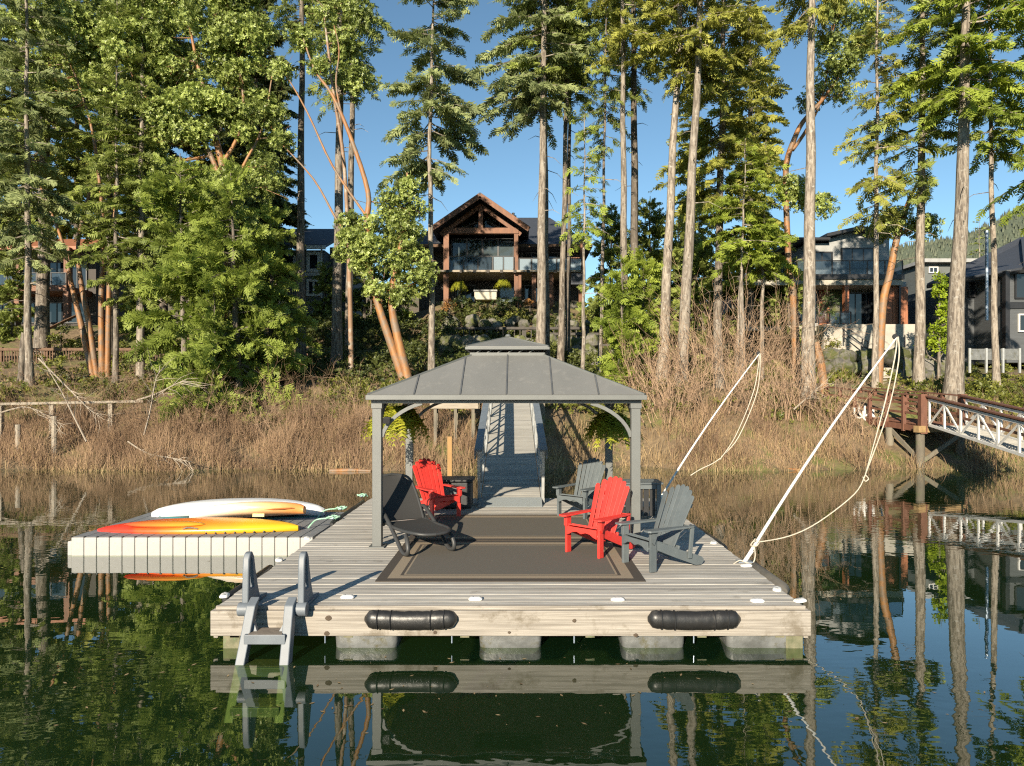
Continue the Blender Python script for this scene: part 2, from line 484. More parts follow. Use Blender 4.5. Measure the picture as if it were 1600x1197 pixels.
def water_mat():
    m, nt, b, L = new_mat('lake water')
    N = nt.nodes
    N.remove(b)
    tc = N.new('ShaderNodeTexCoord')
    def nz(scale, stretch, detail=2.0):
        mp = N.new('ShaderNodeMapping')
        mp.inputs['Scale'].default_value = stretch
        n = N.new('ShaderNodeTexNoise')
        n.inputs['Scale'].default_value = scale
        n.inputs['Detail'].default_value = detail
        L.new(tc.outputs['Object'], mp.inputs[0])
        L.new(mp.outputs[0], n.inputs['Vector'])
        return n.outputs['Fac']
    small = nz(2.6, (1.0, 1.7, 1))
    patch = nz(0.16, (1, 1, 1), 1.0)
    rp = N.new('ShaderNodeValToRGB')                   # breeze comes and goes in patches over the lake
    rp.color_ramp.elements[0].position = 0.42
    rp.color_ramp.elements[1].position = 0.66
    rp.color_ramp.elements[0].color = (0.16, 0.16, 0.16, 1)
    L.new(patch, rp.inputs[0])
    mu = N.new('ShaderNodeMath')
    mu.operation = 'MULTIPLY'
    L.new(small, mu.inputs[0])
    L.new(rp.outputs[0], mu.inputs[1])
    swell = nz(0.55, (1, 1.6, 1), 1.0)
    ad = N.new('ShaderNodeMath')
    ad.operation = 'MULTIPLY_ADD'
    ad.inputs[1].default_value = 0.5
    L.new(swell, ad.inputs[0])
    L.new(mu.outputs[0], ad.inputs[2])
    bp = N.new('ShaderNodeBump')
    bp.inputs['Strength'].default_value = 1.0
    bp.inputs['Distance'].default_value = 0.0028
    L.new(ad.outputs[0], bp.inputs['Height'])
    gl = N.new('ShaderNodeBsdfGlossy')
    gl.inputs['Color'].default_value = (0.96, 0.98, 1.0, 1)
    gl.inputs['Roughness'].default_value = 0.0
    L.new(bp.outputs[0], gl.inputs['Normal'])
    df = N.new('ShaderNodeBsdfDiffuse')
    df.inputs['Color'].default_value = (0.012, 0.040, 0.016, 1)
    tr = N.new('ShaderNodeBsdfTransparent')
    tr.inputs[0].default_value = (0.66, 0.80, 0.38, 1)
    m1 = N.new('ShaderNodeMixShader')
    m1.inputs[0].default_value = 0.70
    L.new(df.outputs[0], m1.inputs[1])
    L.new(tr.outputs[0], m1.inputs[2])
    ge = N.new('ShaderNodeNewGeometry')               # Schlick reflectance, the same seen from above and from below
    dt = N.new('ShaderNodeVectorMath')
    dt.operation = 'DOT_PRODUCT'
    L.new(ge.outputs['Incoming'], dt.inputs[0])
    L.new(bp.outputs[0], dt.inputs[1])
    def mth(op, a, b=None, c=None):
        n = N.new('ShaderNodeMath')
        n.operation = op
        for k, v in enumerate((a, b, c)):
            if v is None: continue
            if isinstance(v, (int, float)): n.inputs[k].default_value = v
            else: L.new(v, n.inputs[k])
        return n
    ab = mth('ABSOLUTE', dt.outputs['Value'])
    om = mth('SUBTRACT', 1.0, ab.outputs[0])
    pwr = mth('POWER', om.outputs[0], 3.8)
    fr = mth('MULTIPLY_ADD', pwr.outputs[0], 0.91, 0.09)
    m2 = N.new('ShaderNodeMixShader')
    L.new(fr.outputs[0], m2.inputs[0])
    L.new(m1.outputs[0], m2.inputs[1])
    L.new(gl.outputs[0], m2.inputs[2])
    L.new(m2.outputs[0], N['Material Output'].inputs['Surface'])
    return m
m_water = water_mat()

# ------------------------------------------------------------------ terrain
def hnoise(x, y):
    return (math.sin(x * 0.9 + 1.3 * math.sin(y * 0.7)) * 0.5 + math.sin(y * 1.3 + x * 0.37) * 0.3 + math.sin(x * 2.3 - y * 1.9) * 0.2)
PL = ([-60, -10, 0, 1.5, 4, 7.5, 16, 22, 25, 30, 60, 200, 3000], [-3, -2.6, -0.06, 0.5, 1.7, 3.2, 4.9, 7.4, 7.9, 8.2, 10.5, 36, 60])
PC = ([-60, -10, 0, 1.5, 3, 5.5, 8, 12, 17, 20, 22, 26, 60, 200, 3000], [-3, -2.6, -0.06, 0.7, 1.8, 2.9, 3.5, 4.5, 5.4, 6.5, 7.6, 9.6, 11.0, 36, 60])
PR = ([-60, -10, 0, 1.5, 4, 6, 10, 14, 18, 30, 60, 200, 3000], [-3, -2.6, -0.06, 0.7, 2.2, 2.9, 3.4, 4.0, 4.5, 4.8, 6, 14, 30])
def sstep(a, b, x):
    t = min(1, max(0, (x - a) / (b - a)))
    return t * t * (3 - 2 * t)
def shore(x):
    return 26.4 + 0.35 * math.sin(x * 0.55) + 0.2 * math.sin(x * 1.7 + 1) + (1.2 * sstep(1.5, 3, x) - 1.2 * sstep(5, 7, x))
def gz(x, y):
    d = y - shore(x)
    a = np.interp(d, *PL)
    b = np.interp(d, *PC)
    c = np.interp(d, *PR)
    k1 = sstep(-12, -5, x)
    k2 = sstep(7, 13, x)
    z = (a * (1 - k1) + b * k1) * (1 - k2) + c * k2
    return float(z + 0.12 * hnoise(x, y) * min(1, max(0, d / 2)))

def build_ground():
    xs = sorted(set([-1500, -700, -350, -200, -130, -90, -70] + [v * 0.6 for v in range(-95, 96)] + [70, 90, 130, 200, 350, 700, 1500]))
    ys = sorted(set([-3000, -1000, -300, -100, -30, 0, 10, 15] + [16 + v * 0.5 for v in range(0, 100)] + [68, 72, 80, 95, 120, 160, 220, 400, 900, 2000, 3500]))
    vs = [(x, y, gz(x, y)) for y in ys for x in xs]
    nx = len(xs)
    fs = [(j * nx + i, j * nx + i + 1, (j + 1) * nx + i + 1, (j + 1) * nx + i) for j in range(len(ys) - 1) for i in range(nx - 1)]
    me = bpy.data.meshes.new('ground')
    me.from_pydata(vs, [], fs)
    me.shade_smooth()
    me.materials.append(m_ground)
    me.materials.append(m_bed)
    zv = [v[2] for v in vs]
    me.polygons.foreach_set('material_index', [1 if max(zv[k] for k in f) < -0.02 else 0 for f in fs])
    tag(link('ground', me), kind='structure')
build_ground()
w_ = MB()
w_.add([(-1500, -3000, 0), (1500, -3000, 0), (1500, 40, 0), (-1500, 40, 0)], [(0, 1, 2, 3)])
tag(link('lake_water', w_.mesh('lake_water', m_water)), kind='structure')

def hill(name, cx, cy, rx, ry, h, base, seed):
    rr = random.Random(seed)
    ph = [rr.uniform(0, 6) for _ in range(6)]
    n = 90
    vs, fs = [], []
    for j in range(n + 1):
        for i in range(n + 1):
            u, v = i / n * 2 - 1, j / n * 2 - 1
            e = max(0, 1 - (u * u + v * v))
            k = e ** 0.8 * (1 + 0.12 * math.sin(u * 7 + ph[0]) + 0.1 * math.sin(v * 9 + ph[1] + u * 3) + 0.05 * math.sin(u * 19 + ph[2]))
            vs.append((cx + u * rx, cy + v * ry, base + h * k + rr.uniform(0, 1) * h * 0.018))
    for j in range(n):
        for i in range(n):
            a = j * (n + 1) + i
            fs.append((a, a + 1, a + n + 2, a + n + 1))
    me = bpy.data.meshes.new(name)
    me.from_pydata(vs, [], fs)
    me.shade_smooth()
    me.materials.append(m_hill)
    return tag(link(name, me), kind='structure')
hill('hill', 850, 1150, 700, 420, 240, 8, 3)
hill('far_shore_hill', 0, -520, 900, 200, 34, -4, 5)

def wooded(cx, cy, rx, ry, h, base, n, seed):
    """far wood on the hill: small pointed crowns, one mass"""
    hl = bpy.data.objects['hill'].data
    co = np.empty(len(hl.vertices) * 3); hl.vertices.foreach_get('co', co); co = co.reshape(91, 91, 3)
    r = np.random.default_rng(seed)
    u, v = r.uniform(0, 89.99, n), r.uniform(0, 60, n)
    i, j = u.astype(int), v.astype(int)
    fu, fv = (u - i)[:, None], (v - j)[:, None]
    p = co[j, i] * (1 - fu) * (1 - fv) + co[j, i + 1] * fu * (1 - fv) + co[j + 1, i] * (1 - fu) * fv + co[j + 1, i + 1] * fu * fv
    p = p[p[:, 2] > base + 4]
    n = len(p)
    H = r.uniform(5, 13, n)[:, None]
    w = H * r.uniform(0.16, 0.26, (n, 1))
    V = []
    for k in range(4):
        a = k * math.pi / 2 + 0.4
        V.append(p + np.concatenate([w * math.cos(a), w * math.sin(a), -0.6 * np.ones((n, 1))], 1))
    V.append(p + np.concatenate([np.zeros((n, 2)), H], 1))
    V = np.stack(V, 1).reshape(-1, 3)
    kk = np.arange(n)[:, None] * 5
    Fc = np.concatenate([kk + np.array([[a, (a + 1) % 4, 4]]) for a in range(4)], 0)
    tone = np.clip(r.normal(0.5, 0.25, n), 0, 1).repeat(5)
    tag(link('far_wood', tri_mesh('far_wood', V, Fc, leaf_mat('far conifers', (0.075, 0.092, 0.062), (0.145, 0.160, 0.112), 0.1, 0.9, 0.1, 0.01), tone)), kind='stuff')  # crown greens greyed so the colour itself carries the haze
wooded(850, 1150, 700, 420, 240, 8, 16000, 9)
# ------------------------------------------------------------------ floating dock
DX0, DX1, DY0, DY1 = -3.35, 3.18, 7.86, 16.0
dock = thing('floating_dock', 'weathered grey timber floating dock on black plastic floats', 'dock', (0, DY0, 0))
def shared(name, me, parent, loc, rz=0, rot=None):
    o = link(name, me, parent)
    o.location = loc
    o.rotation_euler = rot or (0, 0, rz)
    return o
npl = 56
pw = (DY1 - DY0) / npl
bmq = MB().box(DX0, DX1, 0.004, pw - 0.005, 0.440, DECK)
plank_me = bmq.mesh('plank', m_deck)
for i in range(npl):
    o = shared('plank', plank_me, dock, (random.uniform(-0.012, 0.012), i * pw, random.uniform(-0.003, 0.002)))
    b = o.modifiers.new('bevel', 'BEVEL'); b.width = 0.005; b.segments = 2
# front and back beams, side beams, cross joists
for y in (-0.07, DY1 - DY0 + 0.004):
    part('face_beam', MB().box(DX0 - 0.06, DX1 + 0.06, y, y + 0.066, 0.160, 0.438), m_beam, dock, bevel=0.008)
part('face_board', MB().box(DX0 - 0.012, DX1 + 0.012, -0.042, -0.001, 0.442, 0.486), m_beam, dock, bevel=0.006)
for x in (DX0 - 0.055, DX1 + 0.005):
    part('side_beam', MB().box(x, x + 0.05, 0.0, DY1 - DY0, 0.115, 0.438), m_beam, dock, bevel=0.006)
for x in (DX0 + 0.18, -1.9, -0.6, 0.8, 2.05, DX1 - 0.26):
    part('joist', MB().box(x - 0.05, x + 0.05, 0.0, DY1 - DY0 - 0.01, 0.12, 0.436), m_endwood, dock)
for x in (DX0 + 0.05, DX1 - 0.19):
    part('cross_timber', MB().box(x, x + 0.19, 0.0, 0.35, -0.12, 0.157), m_endwood, dock, bevel=0.01)
for x in (-2.15, -0.74, 0.62, 1.95):
    part('bolt', MB().tube([(x, -0.03, 0.16), (x, -0.03, 0.07)], 0.008, 6), m_galv, dock)
def kn(x, z, r):
    me = MB().ell((x, -0.0705, z), (r * 1.25, 0.006, r), 10, 6, 0.12, int(x * 100)).mesh('knot', m_knot)
    link('knot', me, dock)
for x, z, r in ((-2.1, 0.36, 0.03), (-2.12, 0.19, 0.025), (-0.92, 0.2, 0.018), (0.62, 0.33, 0.02), (1.3, 0.17, 0.022), (2.1, 0.34, 0.012), (-0.1, 0.2, 0.015)):
    kn(x, z, r)
def float_tub(x0, x1, y0, y1):
    def ring(z, ins):
        r = 0.07
        pts = []
        for cx_, cy_, a0 in ((x1 - ins - r, y1 - ins - r, 0), (x0 + ins + r, y1 - ins - r, 90), (x0 + ins + r, y0 + ins + r, 180), (x1 - ins - r, y0 + ins + r, 270)):
            for k in range(4):
                a = R(a0 + k * 30)
                pts.append((cx_ + r * math.cos(a), cy_ + r * math.sin(a), z))
        return pts
    mb = MB().loft([ring(0.155, 0.0), ring(0.08, 0.004), ring(-0.02, 0.01), ring(-0.09, 0.06)])
    return part('float', mb, m_tub, dock, smooth=40)
for i, (a, b_) in enumerate(((530, 627), (750, 846), (967, 1064), (1127, 1228))):
    x0, x1 = [(p - CX) * 8.1 / F for p in (a, b_)]
    for y in (0.005, 3.2, 6.2):
        float_tub(x0, x1, y, y + 1.2)
# black rub strips along the sides
for pts in ([(DX0 - 0.11, 0.45, 0.40), (DX0 - 0.11, 2.0, 0.40)], [(DX0 - 0.11, 5.2, 0.42), (DX0 - 0.11, 7.9, 0.42)], [(DX1 + 0.12, 3.4, 0.36), (DX1 + 0.12, 5.0, 0.36)]):
    p, q = Vector(pts[0]), Vector(pts[1])
    part('rub_strip', MB().tube([p, p.lerp(q, 0.03), p.lerp(q, 0.97), q], [0.03, 0.065, 0.065, 0.03], 10), m_fender, dock, smooth=50)
p, q = Vector((DX1 + 0.13, 0.9, 0.38)), Vector((DX1 + 0.13, 2.25, 0.38))
part('rub_strip', MB().tube([p, p.lerp(q, 0.06), p.lerp(q, 0.94), q], [0.04, 0.1, 0.1, 0.04], 12), mat('worn grey rubber', (0.13, 0.12, 0.10), (0.08, 0.075, 0.065), 6, rough=0.8), dock, smooth=50)

# fenders
def fender(x, label, seed):
    rr = random.Random(seed)
    t = thing('dock_fender', label, 'fender', (x, DY0 - 0.10, 0.36), 0, 'black fenders on the front beam')
    L = 1.02
    rings = []
    for i in range(22):
        u = i / 21
        x_ = (u - 0.5) * L
        e = min(1.0, (math.sin(math.pi * min(max(u, 0.004), 0.996)) * 5) ** 0.5) if (u < 0.06 or u > 0.94) else 1.0
        sag = -0.018 * math.sin(u * math.pi)
        pinch = 0.93 if i in (3, 6, 15, 18) else 1.0
        a, b_ = 0.105 * e * pinch * rr.uniform(0.97, 1.03), 0.085 * e * pinch
        rings.append([(x_, b_ * math.cos(t_) * 0.9, sag + a * math.sin(t_)) for t_ in [2 * math.pi * k / 16 for k in range(16)]])
    part('body', MB().loft(rings), m_fender, t, smooth=60)
    for i in (3, 6, 15, 18):
        x_ = (i / 21 - 0.5) * L
        sag = -0.018 * math.sin(i / 21 * math.pi)
        part('strap', MB().tube([(x_, 0.080 * math.cos(t_), sag + 0.105 * math.sin(t_)) for t_ in [2 * math.pi * k / 18 for k in range(19)]], 0.007, 5), m_black, t, smooth=50)
fender((643 - CX) * 7.8 / F, 'black padded fender on the front beam to the right of the ladder', 1)
fender((1083 - CX) * 7.8 / F, 'black padded fender on the front beam near the right corner of the dock', 2)

# small white solar lights
def dock_light(px, py, label, rz=0, proto=[None]):
    p = on_deck(px, py) + Vector((0, 0, 0.003))
    if proto[0] is None:
        t = thing('dock_light', label, 'dock light', p, R(rz), 'white solar lights on the dock edge')
        out = [(0.08 * abs(math.cos(a)) ** 0.6 * (1 if math.cos(a) > 0 else -1), 0.052 * abs(math.sin(a)) ** 0.6 * (1 if math.sin(a) > 0 else -1)) for a in [2 * math.pi * k / 20 for k in range(20)]]
        part('base', MB().loft([[(u, v, 0) for u, v in out], [(u, v, 0.012) for u, v in out], [(u * 0.8, v * 0.8, 0.026) for u, v in out], [(u * 0.5, v * 0.5, 0.031) for u, v in out]]), m_white, t, smooth=50)
        for s in (-1, 1):
            part('lens', MB().ell((s * 0.04, 0, 0.028), (0.022, 0.022, 0.010), 10, 6), m_lightgrey, t, smooth=60)
        proto[0] = t
    else:
        dup(proto[0], p, R(rz), label)
dock_light(543, 934, 'white dock light at the front edge just right of the ladder')
dock_light(743, 937, 'white dock light at the front edge right beside the fender nearest the ladder')
dock_light(965, 938, 'white dock light at the front edge just left of the right hand fender')
dock_light(1183, 940, 'white dock light at the front edge just right of the right hand fender')
dock_light(1214, 922, 'white dock light on the right edge beside the grey rubber strip', 68)
dock_light(1250, 940, 'white dock light at the right front corner of the dock', 30)
dock_light(1166, 885, 'white dock light at the foot of the nearer white mooring pole', 20)
dock_light(1115, 849, 'white dock light on the right edge behind the grey front chair', 70)
dock_light(436, 876, 'white dock light on the left edge behind the ladder handles', 110)
dock_light(480, 842, 'white dock light on the left edge beside the kayak raft corner', 110)
dock_light(351, 932, 'small dark topped dock light at the left front corner of the dock', 100)

# ------------------------------------------------------------------ rugs
def rug(name, label, y0, y1):
    t = thing(name, label, 'rug', (0, 0, 0), 0, 'dark rugs under the gazebo')
    x0, x1 = -1.80, 1.60
    z = DECK + 0.004
    def band(nm, i0, i1, m, zz):
        mb = MB()
        a0, a1, b0, b1 = x0 + i0, x1 - i0, y0 + i0, y1 - i0
        c0, c1, d0, d1 = x0 + i1, x1 - i1, y0 + i1, y1 - i1
        mb.box(a0, a1, b0, d0, z, zz).box(a0, a1, d1, b1, z, zz).box(a0, c0, d0, d1, z, zz).box(c1, a1, d0, d1, z, zz)
        part(nm, mb, m, t)
    band('border', 0, 0.13, m_rugd, z + 0.009)
    band('band', 0.13, 0.27, m_rugl, z + 0.0095)
    band('inner_line', 0.27, 0.31, m_rugd, z + 0.009)
    band('pale_line', 0.31, 0.335, m_rugl, z + 0.0095)
    part('field', MB().box(x0 + 0.335, x1 - 0.335, y0 + 0.335, y1 - 0.335, z, z + 0.009), m_rug, t)
rug('outdoor_rug', 'dark grey rug with beige border nearest the front of the dock', 8.84, 11.28)
rug('outdoor_rug', 'dark grey bordered rug lying in front of the gangway', 11.33, 13.75)

# ------------------------------------------------------------------ gazebo
GX0, GX1, GY0, GY1 = -2.18, 1.81, 10.9, 14.1
gzb = thing('gazebo', 'grey hardtop gazebo with vented roof standing on the dock', 'gazebo', ((GX0 + GX1) / 2, (GY0 + GY1) / 2, DECK))
gcx, gcy = gzb.location.x, gzb.location.y
EZ = 2.70
for x in (GX0, GX1):
    for y in (GY0, GY1):
        p = part('post', MB().box(x - 0.07, x + 0.07, y - 0.07, y + 0.07, DECK + 0.01, EZ), m_gaz, gzb, bevel=0.006, w=True)
        part('foot_plate', MB().box(x - 0.12, x + 0.12, y - 0.12, y + 0.12, DECK + 0.001, DECK + 0.02), m_gaz, p, bevel=0.003, w=True)
        part('capital', MB().box(x - 0.085, x + 0.085, y - 0.085, y + 0.085, EZ - 0.08, EZ - 0.002), m_gaz, p, bevel=0.004, w=True)
for y in (GY0, GY1):
    part('beam', MB().box(GX0 - 0.09, GX1 + 0.09, y - 0.05, y + 0.05, EZ, EZ + 0.10), m_gaz, gzb, bevel=0.004, w=True)
for x in (GX0, GX1):
    part('beam', MB().box(x - 0.05, x + 0.05, GY0 + 0.052, GY1 - 0.052, EZ, EZ + 0.10), m_gaz, gzb, bevel=0.004, w=True)
def brace(corner, d):
    pts = []
    for k in range(9):
        a = k / 8 * math.pi / 2
        # bowed quarter piece from post to beam
        u = 0.07 + 0.62 * (1 - math.cos(a)) * 0.75 + 0.62 * 0.25 * k / 8
        v = -0.52 + 0.52 * (math.sin(a) * 0.55 + 0.45 * k / 8)
        pts.append(Vector((corner[0] + d[0] * u, corner[1] + d[1] * u, EZ + v)))
    mb = MB()
    side = Vector((-d[1], d[0], 0))
    rings = []
    for i, p in enumerate(pts):
        t = (pts[min(i + 1, 8)] - pts[max(i - 1, 0)]).normalized()
        n = t.cross(side)
        rings.append([p + side * 0.03 + n * 0.028, p - side * 0.03 + n * 0.028, p - side * 0.03 - n * 0.028, p + side * 0.03 - n * 0.028])
    part('brace', mb.loft(rings), m_gaz, gzb, w=True, bevel=0.003)
for x, sx in ((GX0, 1), (GX1, -1)):
    for y, sy in ((GY0, 1), (GY1, -1)):
        brace((x, y), (sx, 0))
        brace((x, y), (0, sy))
# roof: hip panels rising to the vent opening
OX, OY = 0.12, 0.15
e0 = [(GX0 - OX, GY0 - OY), (GX1 + OX, GY0 - OY), (GX1 + OX, GY1 + OY), (GX0 - OX, GY1 + OY)]
ZE, ZT = EZ + 0.125, 3.49
vx, vy = 0.62, 0.58
t0 = [(gcx - vx, gcy - vy), (gcx + vx, gcy - vy), (gcx + vx, gcy + vy), (gcx - vx, gcy + vy)]
def roof_face(a, b, c, d, n):
    """a,b along the eave; d,c along the top; split by seams into n panels, outer ones reaching the hips"""
    A, B, C_, D_ = [Vector(p) for p in (a, b, c, d)]
    nrm = (B - A).cross(D_ - A).normalized()
    if nrm.z < 0: nrm = -nrm
    def clipx(u):                       # seam running straight up the slope at fraction u of the eave
        p = A.lerp(B, u)
        ut = ((p - A).dot((B - A).normalized()) - (D_ - A).dot((B - A).normalized())) / (C_ - D_).length
        if 0 <= ut <= 1:
            return p, D_.lerp(C_, ut)
        if ut < 0:
            k = u * (B - A).length / (D_ - A).dot((B - A).normalized())
            return p, A.lerp(D_, k)
        k = (1 - u) * (B - A).length / (C_ - B).dot((A - B).normalized())
        return p, B.lerp(C_, k)
    us = [k / n for k in range(n + 1)]
    th = nrm * 0.012
    for k in range(n):
        lo0, hi0 = clipx(us[k]) if 0 < k else (A, A)
        lo1, hi1 = clipx(us[k + 1]) if k + 1 < n else (B, B)
        poly = [lo0, lo1]
        if (hi1 - lo1).length > 1e-4: poly.append(hi1)
        for q, u in ((C_, None), (D_, None)):
            s = (q - A).dot((B - A).normalized()) / (B - A).length
            if us[k] + 1e-3 < s < us[k + 1] - 1e-3:
                poly.append(q)
        if (hi0 - lo0).length > 1e-4: poly.append(hi0)
        mb = MB()
        m_ = len(poly)
        mb.add([p + th for p in poly] + [p - th for p in poly], [tuple(range(m_)), tuple(range(2 * m_ - 1, m_ - 1, -1))] + [(i, i + m_, (i + 1) % m_ + m_, (i + 1) % m_) for i in range(m_)])
        part('roof_panel', mb, m_roof, gzb, w=True)
    for u in us[1:-1]:
        lo, hi = clipx(u)
        if (hi - lo).length > 0.05:
            part('roof_seam', MB().beam(lo + nrm * 0.018, hi + nrm * 0.018, 0.022, 0.022, nrm), m_seam, gzb, w=True)
for i in range(4):
    j = (i + 1) % 4
    roof_face((*e0[i], ZE), (*e0[j], ZE), (*t0[j], ZT), (*t0[i], ZT), 6 if i % 2 == 0 else 5)
    part('hip_ridge', MB().beam((*e0[i], ZE + 0.01), (*t0[i], ZT + 0.012), 0.05, 0.03), m_gaz, gzb, w=True)
    a, b = Vector((*e0[i], ZE - 0.035)), Vector((*e0[j], ZE - 0.035))
    dd = (b - a).normalized()
    part('eave_fascia', MB().beam(a + dd * (0.03 if i % 2 else -0.03), b - dd * (0.03 if i % 2 else -0.03), 0.06, 0.075), m_gaz, gzb, w=True, bevel=0.006)
    a, b = Vector((*t0[i], ZT)), Vector((*t0[j], ZT))
    part('vent_curb', MB().beam(a + Vector((0, 0, 0.03)), b + Vector((0, 0, 0.03)), 0.03, 0.05), m_gaz, gzb, w=True)
    for k in range(7):
        p = a.lerp(b, (k + 0.5) / 7)
        if k < 6:
            part('vent_strut', MB().beam(p + Vector((0, 0, 0.05)), a.lerp(b, (k + 1.5) / 7) + Vector((0, 0, 0.15)), 0.012, 0.012), m_gaz, gzb, w=True)
cz0 = ZT + 0.16
c0 = [(gcx - vx - 0.07, gcy - vy - 0.07), (gcx + vx + 0.07, gcy - vy - 0.07), (gcx + vx + 0.07, gcy + vy + 0.07), (gcx - vx - 0.07, gcy + vy + 0.07)]
for i in range(4):
    j = (i + 1) % 4
    A, B, T = Vector((*c0[i], cz0)), Vector((*c0[j], cz0)), Vector((gcx, gcy, 3.86))
    part('vent_roof_panel', MB().add([A, B, T, A - Vector((0, 0, 0.015)), B - Vector((0, 0, 0.015)), T - Vector((0, 0, 0.015))], [(0, 1, 2), (5, 4, 3), (0, 3, 4, 1), (1, 4, 5, 2), (2, 5, 3, 0)]), m_roof, gzb, w=True)
    part('hip_ridge', MB().beam(A + Vector((0, 0, 0.005)), T, 0.03, 0.02), m_gaz, gzb, w=True)
    dd = (B - A).normalized()
    part('vent_fascia', MB().beam(A + dd * (0.02 if i % 2 else -0.02) - Vector((0, 0, 0.035)), B - dd * (0.02 if i % 2 else -0.02) - Vector((0, 0, 0.035)), 0.04, 0.045), m_gaz, gzb, w=True, bevel=0.003)
part('finial', MB().ell((gcx, gcy, 3.875), (0.05, 0.05, 0.035), 10, 6), m_gaz, gzb, w=True)
# solar lamp on the left front post
t = thing('solar_lamp', 'small black solar lamp fixed to the left front gazebo post', 'lamp', P(604, 657, 10.78))
part('lamp_body', MB().add([(-0.055, -0.03, -0.05), (0.055, -0.03, -0.05), (0.055, 0.03, -0.05), (-0.055, 0.03, -0.05), (-0.045, -0.06, 0.045), (0.065, -0.06, 0.045), (0.065, 0.03, 0.055), (-0.045, 0.03, 0.055)], [(0, 1, 2, 3), (4, 5, 6, 7), (0, 1, 5, 4), (1, 2, 6, 5), (2, 3, 7, 6), (3, 0, 4, 7)]), m_black, t, bevel=0.006)
part('bracket', MB().box(-0.02, 0.02, 0.03, 0.052, -0.03, 0.03), m_black, t)

# hanging ferns
def fern(px, py, D, rad, label, seed, group, hang):
    rr = np.random.default_rng(seed)
    c = P(px, py, D)
    t = thing('hanging_fern', label, 'fern', c, 0, group)
    part('basket', MB().loft([[(r_ * math.cos(a), r_ * math.sin(a), z) for a in [2 * math.pi * k / 14 for k in range(14)]] for r_, z in ((0.10 * rad / 0.5, -0.14 * rad / 0.5), (0.16 * rad / 0.5, 0.0))]), m_pot, t, smooth=50)
    for k in range(3):
        a = k * 2.1
        part('hanger', MB().tube([(0.15 * rad / 0.5 * math.cos(a), 0.15 * rad / 0.5 * math.sin(a), 0), (0, 0, hang)], 0.004, 4), m_black, t)
    V, Fc, T = [], [], []
    n = 0
    for k in range(150):
        az = rr.uniform(0, 2 * math.pi)
        up = rr.uniform(-0.1, 1.0)
        L = rad * rr.uniform(0.8, 1.25)
        steps = 15
        tone0 = rr.uniform(0.1, 0.9)
        ca, sa = math.cos(az), math.sin(az)
        prev = None
        for s in range(1, steps):
            u = s / steps
            r_ = L * 0.95 * math.sin(min(1.45, u * (1.15 + 0.5 * (1 - up)))) * (0.80 - 0.25 * up)
            z = L * (0.95 * up * u + 0.25 * u - 1.25 * u * u * (0.75 + 0.35 * up))
            p = np.array([r_ * ca, r_ * sa, z])
            if prev is None:
                prev = p; continue
            fw = p - prev
            fw = fw / (np.linalg.norm(fw) + 1e-9)
            prev = p
            w = 0.085 * rad / 0.5 * math.sin(math.pi * min(1, u * 0.8 + 0.15)) * rr.uniform(0.7, 1.15)
            sd_ = np.array([-sa, ca, 0]) + rr.normal(0, 0.3, 3)
            for sg in (-1, 1):
                b0, b1 = p - fw * 0.016 * rad / 0.5, p + fw * 0.016 * rad / 0.5
                tip = p + sd_ * sg * w + fw * 0.03 + np.array([0, 0, rr.uniform(-0.05, 0.015)])
                V += [b0, b1, tip]
                Fc.append((n, n + 1, n + 2))
                T += [tone0, tone0, min(1, tone0 + 0.2)]
                n += 3
    link('fronds', tri_mesh('fronds', np.array(V), np.array(Fc), m_fern, np.array(T)), t)
fern(620, 650, 12.6, 0.68, 'yellow green fern hanging at the left side of the gazebo', 3, 'ferns hanging in the gazebo', 0.55)
fern(956, 660, 13.0, 0.66, 'yellow green fern hanging at the right side of the gazebo', 4, 'ferns hanging in the gazebo', 0.58)

